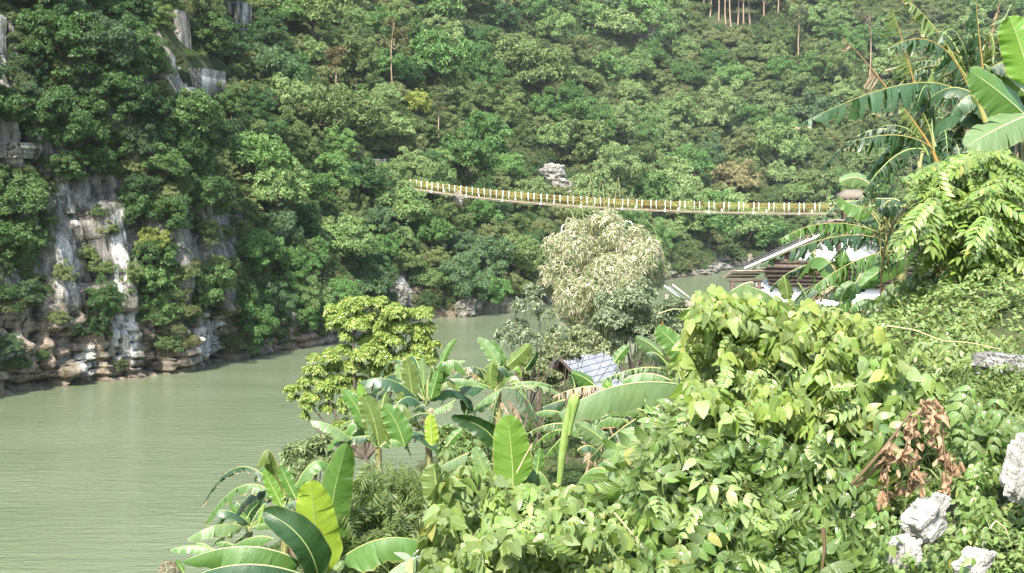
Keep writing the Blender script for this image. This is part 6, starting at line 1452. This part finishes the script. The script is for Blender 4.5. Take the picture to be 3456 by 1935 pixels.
# ---- ground cover and grass by the rocks at the right
r6 = np.random.default_rng(16); n6 = 38000
X_ = 1.3 + 6.5 * r6.random(n6) ** 1.35; Y_ = 4.3 + 7.6 * r6.random(n6) ** 1.3; Z_ = zn(X_, Y_)
hn = np.array([mnoise.fractal((a * 1.3, b * 1.3, 4), 1, 2, 3) for a, b in zip(X_, Y_)])
kp = hn > -.6; rk = np.array(ROCKXY); kp &= ~(((X_[:, None] - rk[:, 0]) ** 2 + (Y_[:, None] - rk[:, 1] + .05) ** 2) < (rk[:, 2] * .7) ** 2).any(1); X_, Y_, Z_, hn = X_[kp], Y_[kp], Z_[kp], hn[kp]
hgt_ = np.clip(.14 + .3 * hn, .02, .5) * r6.random(len(X_)) ** .6
v, f = leaf_fan(np.stack([X_, Y_, Z_ + hgt_], -1), np.stack([r6.normal(0, .4, len(X_)), r6.normal(-.25, .4, len(X_)), np.ones(len(X_))], -1), 5, .043, .026, r6, elev=(-.2, .5), droop=.1)
HERB = leaf_material('herb_leaf', var=.35, transl=.3, rough=.45, spec=.35, ramp=[(0, (.17, .24, .075)), (1, (.17, .24, .075))], young=(.94, (.25, .27, .1)))
tag(link('ground_cover', new_mesh('ground_cover', v, f, [HERB])), 'low small-leaved herbs covering the slope around the limestone rocks', 'ground cover', kind='stuff')
ng = 2600
gx_, gy_ = r6.normal(2.9, .45, ng), r6.normal(8.3, .55, ng); gz_ = zn(gx_, gy_)
b0 = np.stack([gx_, gy_, gz_], -1); tip = b0 + np.stack([r6.normal(0, .12, ng), r6.normal(-.05, .1, ng), r6.uniform(.07, .22, ng)], -1); mid_ = (b0 + tip) / 2 + np.array((0, 0, .05)); w_ = np.stack([r6.normal(0, 1, ng), r6.normal(0, .3, ng), np.zeros(ng)], -1); w_ = nrm(w_) * .006
tip2 = tip + (tip - b0) * np.array((1.3, 1.3, -.15))
v = np.stack([b0 - w_, b0 + w_, mid_ + w_, mid_ - w_, tip + w_ * .7, tip - w_ * .7, tip2], 1).reshape(-1, 3); q = np.arange(ng)[:, None] * 7
GRASS = leaf_material('grass_blade', var=.3, transl=.3, rough=.5, ramp=[(0, (.17, .23, .075)), (1, (.17, .23, .075))])
tag(link('grass', new_mesh('grass', v, [np.concatenate([q + np.array([[0, 1, 2, 3]]), q + np.array([[3, 2, 4, 5]])]), q + np.array([[5, 4, 6]])], [GRASS])), 'pale arching grass blades beside the rocks', 'grass', kind='stuff')

# ---- withered branch
K4 = crop(2500, 1150, 1.837); Dq = 6.15
db = thing('withered_branch', tuple(P(*K4(700, 890), Dq)), 'broken branch with hanging withered brown leaves', 'dead branch')
mb = MB(); mb.tube(bez(P(*K4(690, 890), Dq), P(*K4(860, 700), Dq - .05), P(*K4(1060, 440), Dq), 10), np.linspace(.011, .005, 10), 6); mb.tube(bez(P(*K4(715, 905), Dq), P(*K4(850, 780), Dq), P(*K4(980, 650), Dq), 8), np.linspace(.009, .005, 8), 6)
strands = [[(1060, 440), (1035, 560), (1030, 720)], [(1090, 470), (1075, 700), (1110, 860), (1165, 990)], [(960, 600), (910, 760), (915, 1000)], [(1180, 380), (1210, 600), (1265, 720)], [(1250, 500), (1270, 800), (1280, 950)], [(1040, 600), (1000, 760), (985, 900)], [(1230, 720), (1310, 760), (1340, 800)], [(1100, 400), (1200, 390), (1290, 480)], [(1130, 430), (1190, 540), (1215, 640)], [(900, 680), (880, 820), (880, 1010)], [(1080, 720), (1070, 840), (1075, 940)]]
lp, lt = [], []; r7 = np.random.default_rng(17)
for st in strands:
    pts = np.array([P(*K4(*q), Dq - .05 + r7.normal(0, .06)) for q in st]); c = bez(pts[0], pts[len(pts) // 2], pts[-1], 12); mb.tube(c, np.linspace(.005, .002, 12), 4)
    for k_ in range(18): lp.append(c[r7.integers(1, 12)] + r7.normal(0, .014, 3)); lt.append((r7.normal(0, .4), r7.normal(0, .4), -1))
part('stem', mb, [BSTEM], db, True)
curl = [blade(OVATE, .7, .5, .3), blade(OVATE, .9, .7, .5), blade(OVATE, .5, -.4, .4)]
lp = np.array(lp); place_leaves(db, curl, lp, np.array(lt), nrm(r7.normal(0, 1, (len(lp), 3)) + (0, -.7, .2)), r7.uniform(.03, .068, len(lp)), DEADM, (1, 1, 1), 240, 'withered_leaf', rgn=r7)

mound('trailing_weeds', 'small weeds creeping over the edges of the white boulders', 'herbs', [(2960, 1700), (3060, 1760), (3020, 1850), (3100, 1870), (3210, 1850), (3330, 1870), (3400, 1940), (2980, 1960), (2930, 1820)],
      lambda x, y: 5.25 + 0 * x, 420, ovates + hearts[:1], (.028, .055), FINEM, (.15, .225, .065), 80, 25, thick=.25, lump=.15, lscale=60, stems=0, gap=-.1)
# ---- tendrils and stems that arch free of the leaves
def tendril(pts, label, D, r=.006, mat=GSTEM):
    p3 = np.array([P(x * DS, y * DS, D) for x, y in pts]); n_ = len(p3); tt_ = np.linspace(0, n_ - 1, n_ * 7); c = np.stack([np.interp(tt_, np.arange(n_), p3[:, i]) for i in range(3)], -1)
    for _ in range(3): c[1:-1] = (c[:-2] + 2 * c[1:-1] + c[2:]) / 4
    mb = MB(); mb.tube(c, np.linspace(r, r * .4, len(c)), 5); me = mb.mesh('tendril', [mat], True, c[0]); o = link('tendril', me, loc=c[0]); tag(o, label, 'vine stem')
YSTEM = NT('straw_stem').bsdf((.40, .40, .19), .6, .2)
tendril([(2230, 820), (2300, 830), (2370, 858), (2440, 862), (2520, 880)], 'long pale bare stem arching over the herbs at the right', 8.2, .006, YSTEM)
tendril([(1460, 1350), (1530, 1400), (1640, 1462)], 'straight pale stem crossing the vine mat', 5.9, .006, YSTEM)
tendril([(1545, 1290), (1600, 1355), (1660, 1395), (1740, 1440)], 'yellow stem running down over the vine mat', 6.1, .006, YSTEM)
tendril([(1300, 1190), (1320, 1150), (1340, 1115), (1335, 1135)], 'curled tendril in front of the broad central banana leaf', 7.2, .005, YSTEM)
tendril([(1945, 1240), (1950, 1190), (1985, 1160), (2030, 1165), (2030, 1200)], 'tendril looping above the vine mat', 6.9, .005, YSTEM)
tendril([(2080, 930), (2100, 990), (2110, 1030)], 'pale stem hanging on the vine mound', 7.0, .005, YSTEM)
tendril([(1655, 790), (1690, 778), (1750, 778)], 'pale tendril reaching left from the top of the vine mound', 7.8, .004, YSTEM)
tendril([(2490, 1330), (2505, 1310), (2530, 1330), (2540, 1360)], 'green tendril curl above the bottom right rocks', 5.4, .005, YSTEM)
tendril([(2070, 1330), (2075, 1380), (2065, 1450)], 'brown woody stem among the leaves at the bottom', 5.7, .012, BSTEM)

# ---- silver-leaved plant with white flowers at the bottom left of the vine
r8 = np.random.default_rng(18); K1b = K1
sv = thing('silver_plant', tuple(P(*K1(2450, 1400), 8.2)), 'silvery plant with small white flower heads at the bottom edge', 'plant')
SILV = near_leaf('silver_leaf', .15, .55, True, .15); pos_ = P(*K1(r8.uniform(2260, 2640, 46), r8.uniform(1240, 1430, 46)), 8.2 + r8.uniform(-.15, .25, 46))
place_leaves(sv, ovates, pos_, np.stack([r8.normal(0, 1, 46), -r8.random(46), r8.normal(-.3, .5, 46)], -1), r8.normal(0, .4, (46, 3)) + np.array((0, -.5, 1)), r8.uniform(.1, .17, 46), SILV, (.17, .22, .14), 46, rgn=r8)
WF = NT('white_petals').bsdf((.78, .78, .70), .7, .2)
for x, y in ((2390, 1200), (2560, 1300), (2480, 1330), (2600, 1340)):
    mb = MB(); c = P(*K1(x, y), 8.0)
    for i in range(26):
        q = c + r8.normal(0, .018, 3); d = nrm(r8.normal(0, 1, 3)) * .012; s_ = nrm(np.cross(d, r8.normal(0, 1, 3))) * .007
        mb.add(np.array([q - s_, q + d, q + s_, q - d]), np.array([(0, 1, 2, 3)]))
    part('flower_head', mb, [WF], sv)
    mb = MB(); mb.tube(np.array([c, c + (.02, .05, -.2)]), .004, 4); part('stalk', mb, [GSTEM], sv)
# ================================================================ AIR
t = NT('thin_haze'); pv = t.node('VolumePrincipled'); pv.inputs['Color'].default_value = (.93, .97, 1, 1); pv.inputs['Density'].default_value = .0001; pv.inputs['Anisotropy'].default_value = .25
t.t.links.new(pv.outputs[0], t.out.inputs['Volume'])
mb = MB(); mb.box((80, 330, 125.5), (1000, 900, 261)); hz = link('haze', mb.mesh('haze', [t.m])); tag(hz, 'thin pale haze in the air of the valley', 'haze', kind='stuff')
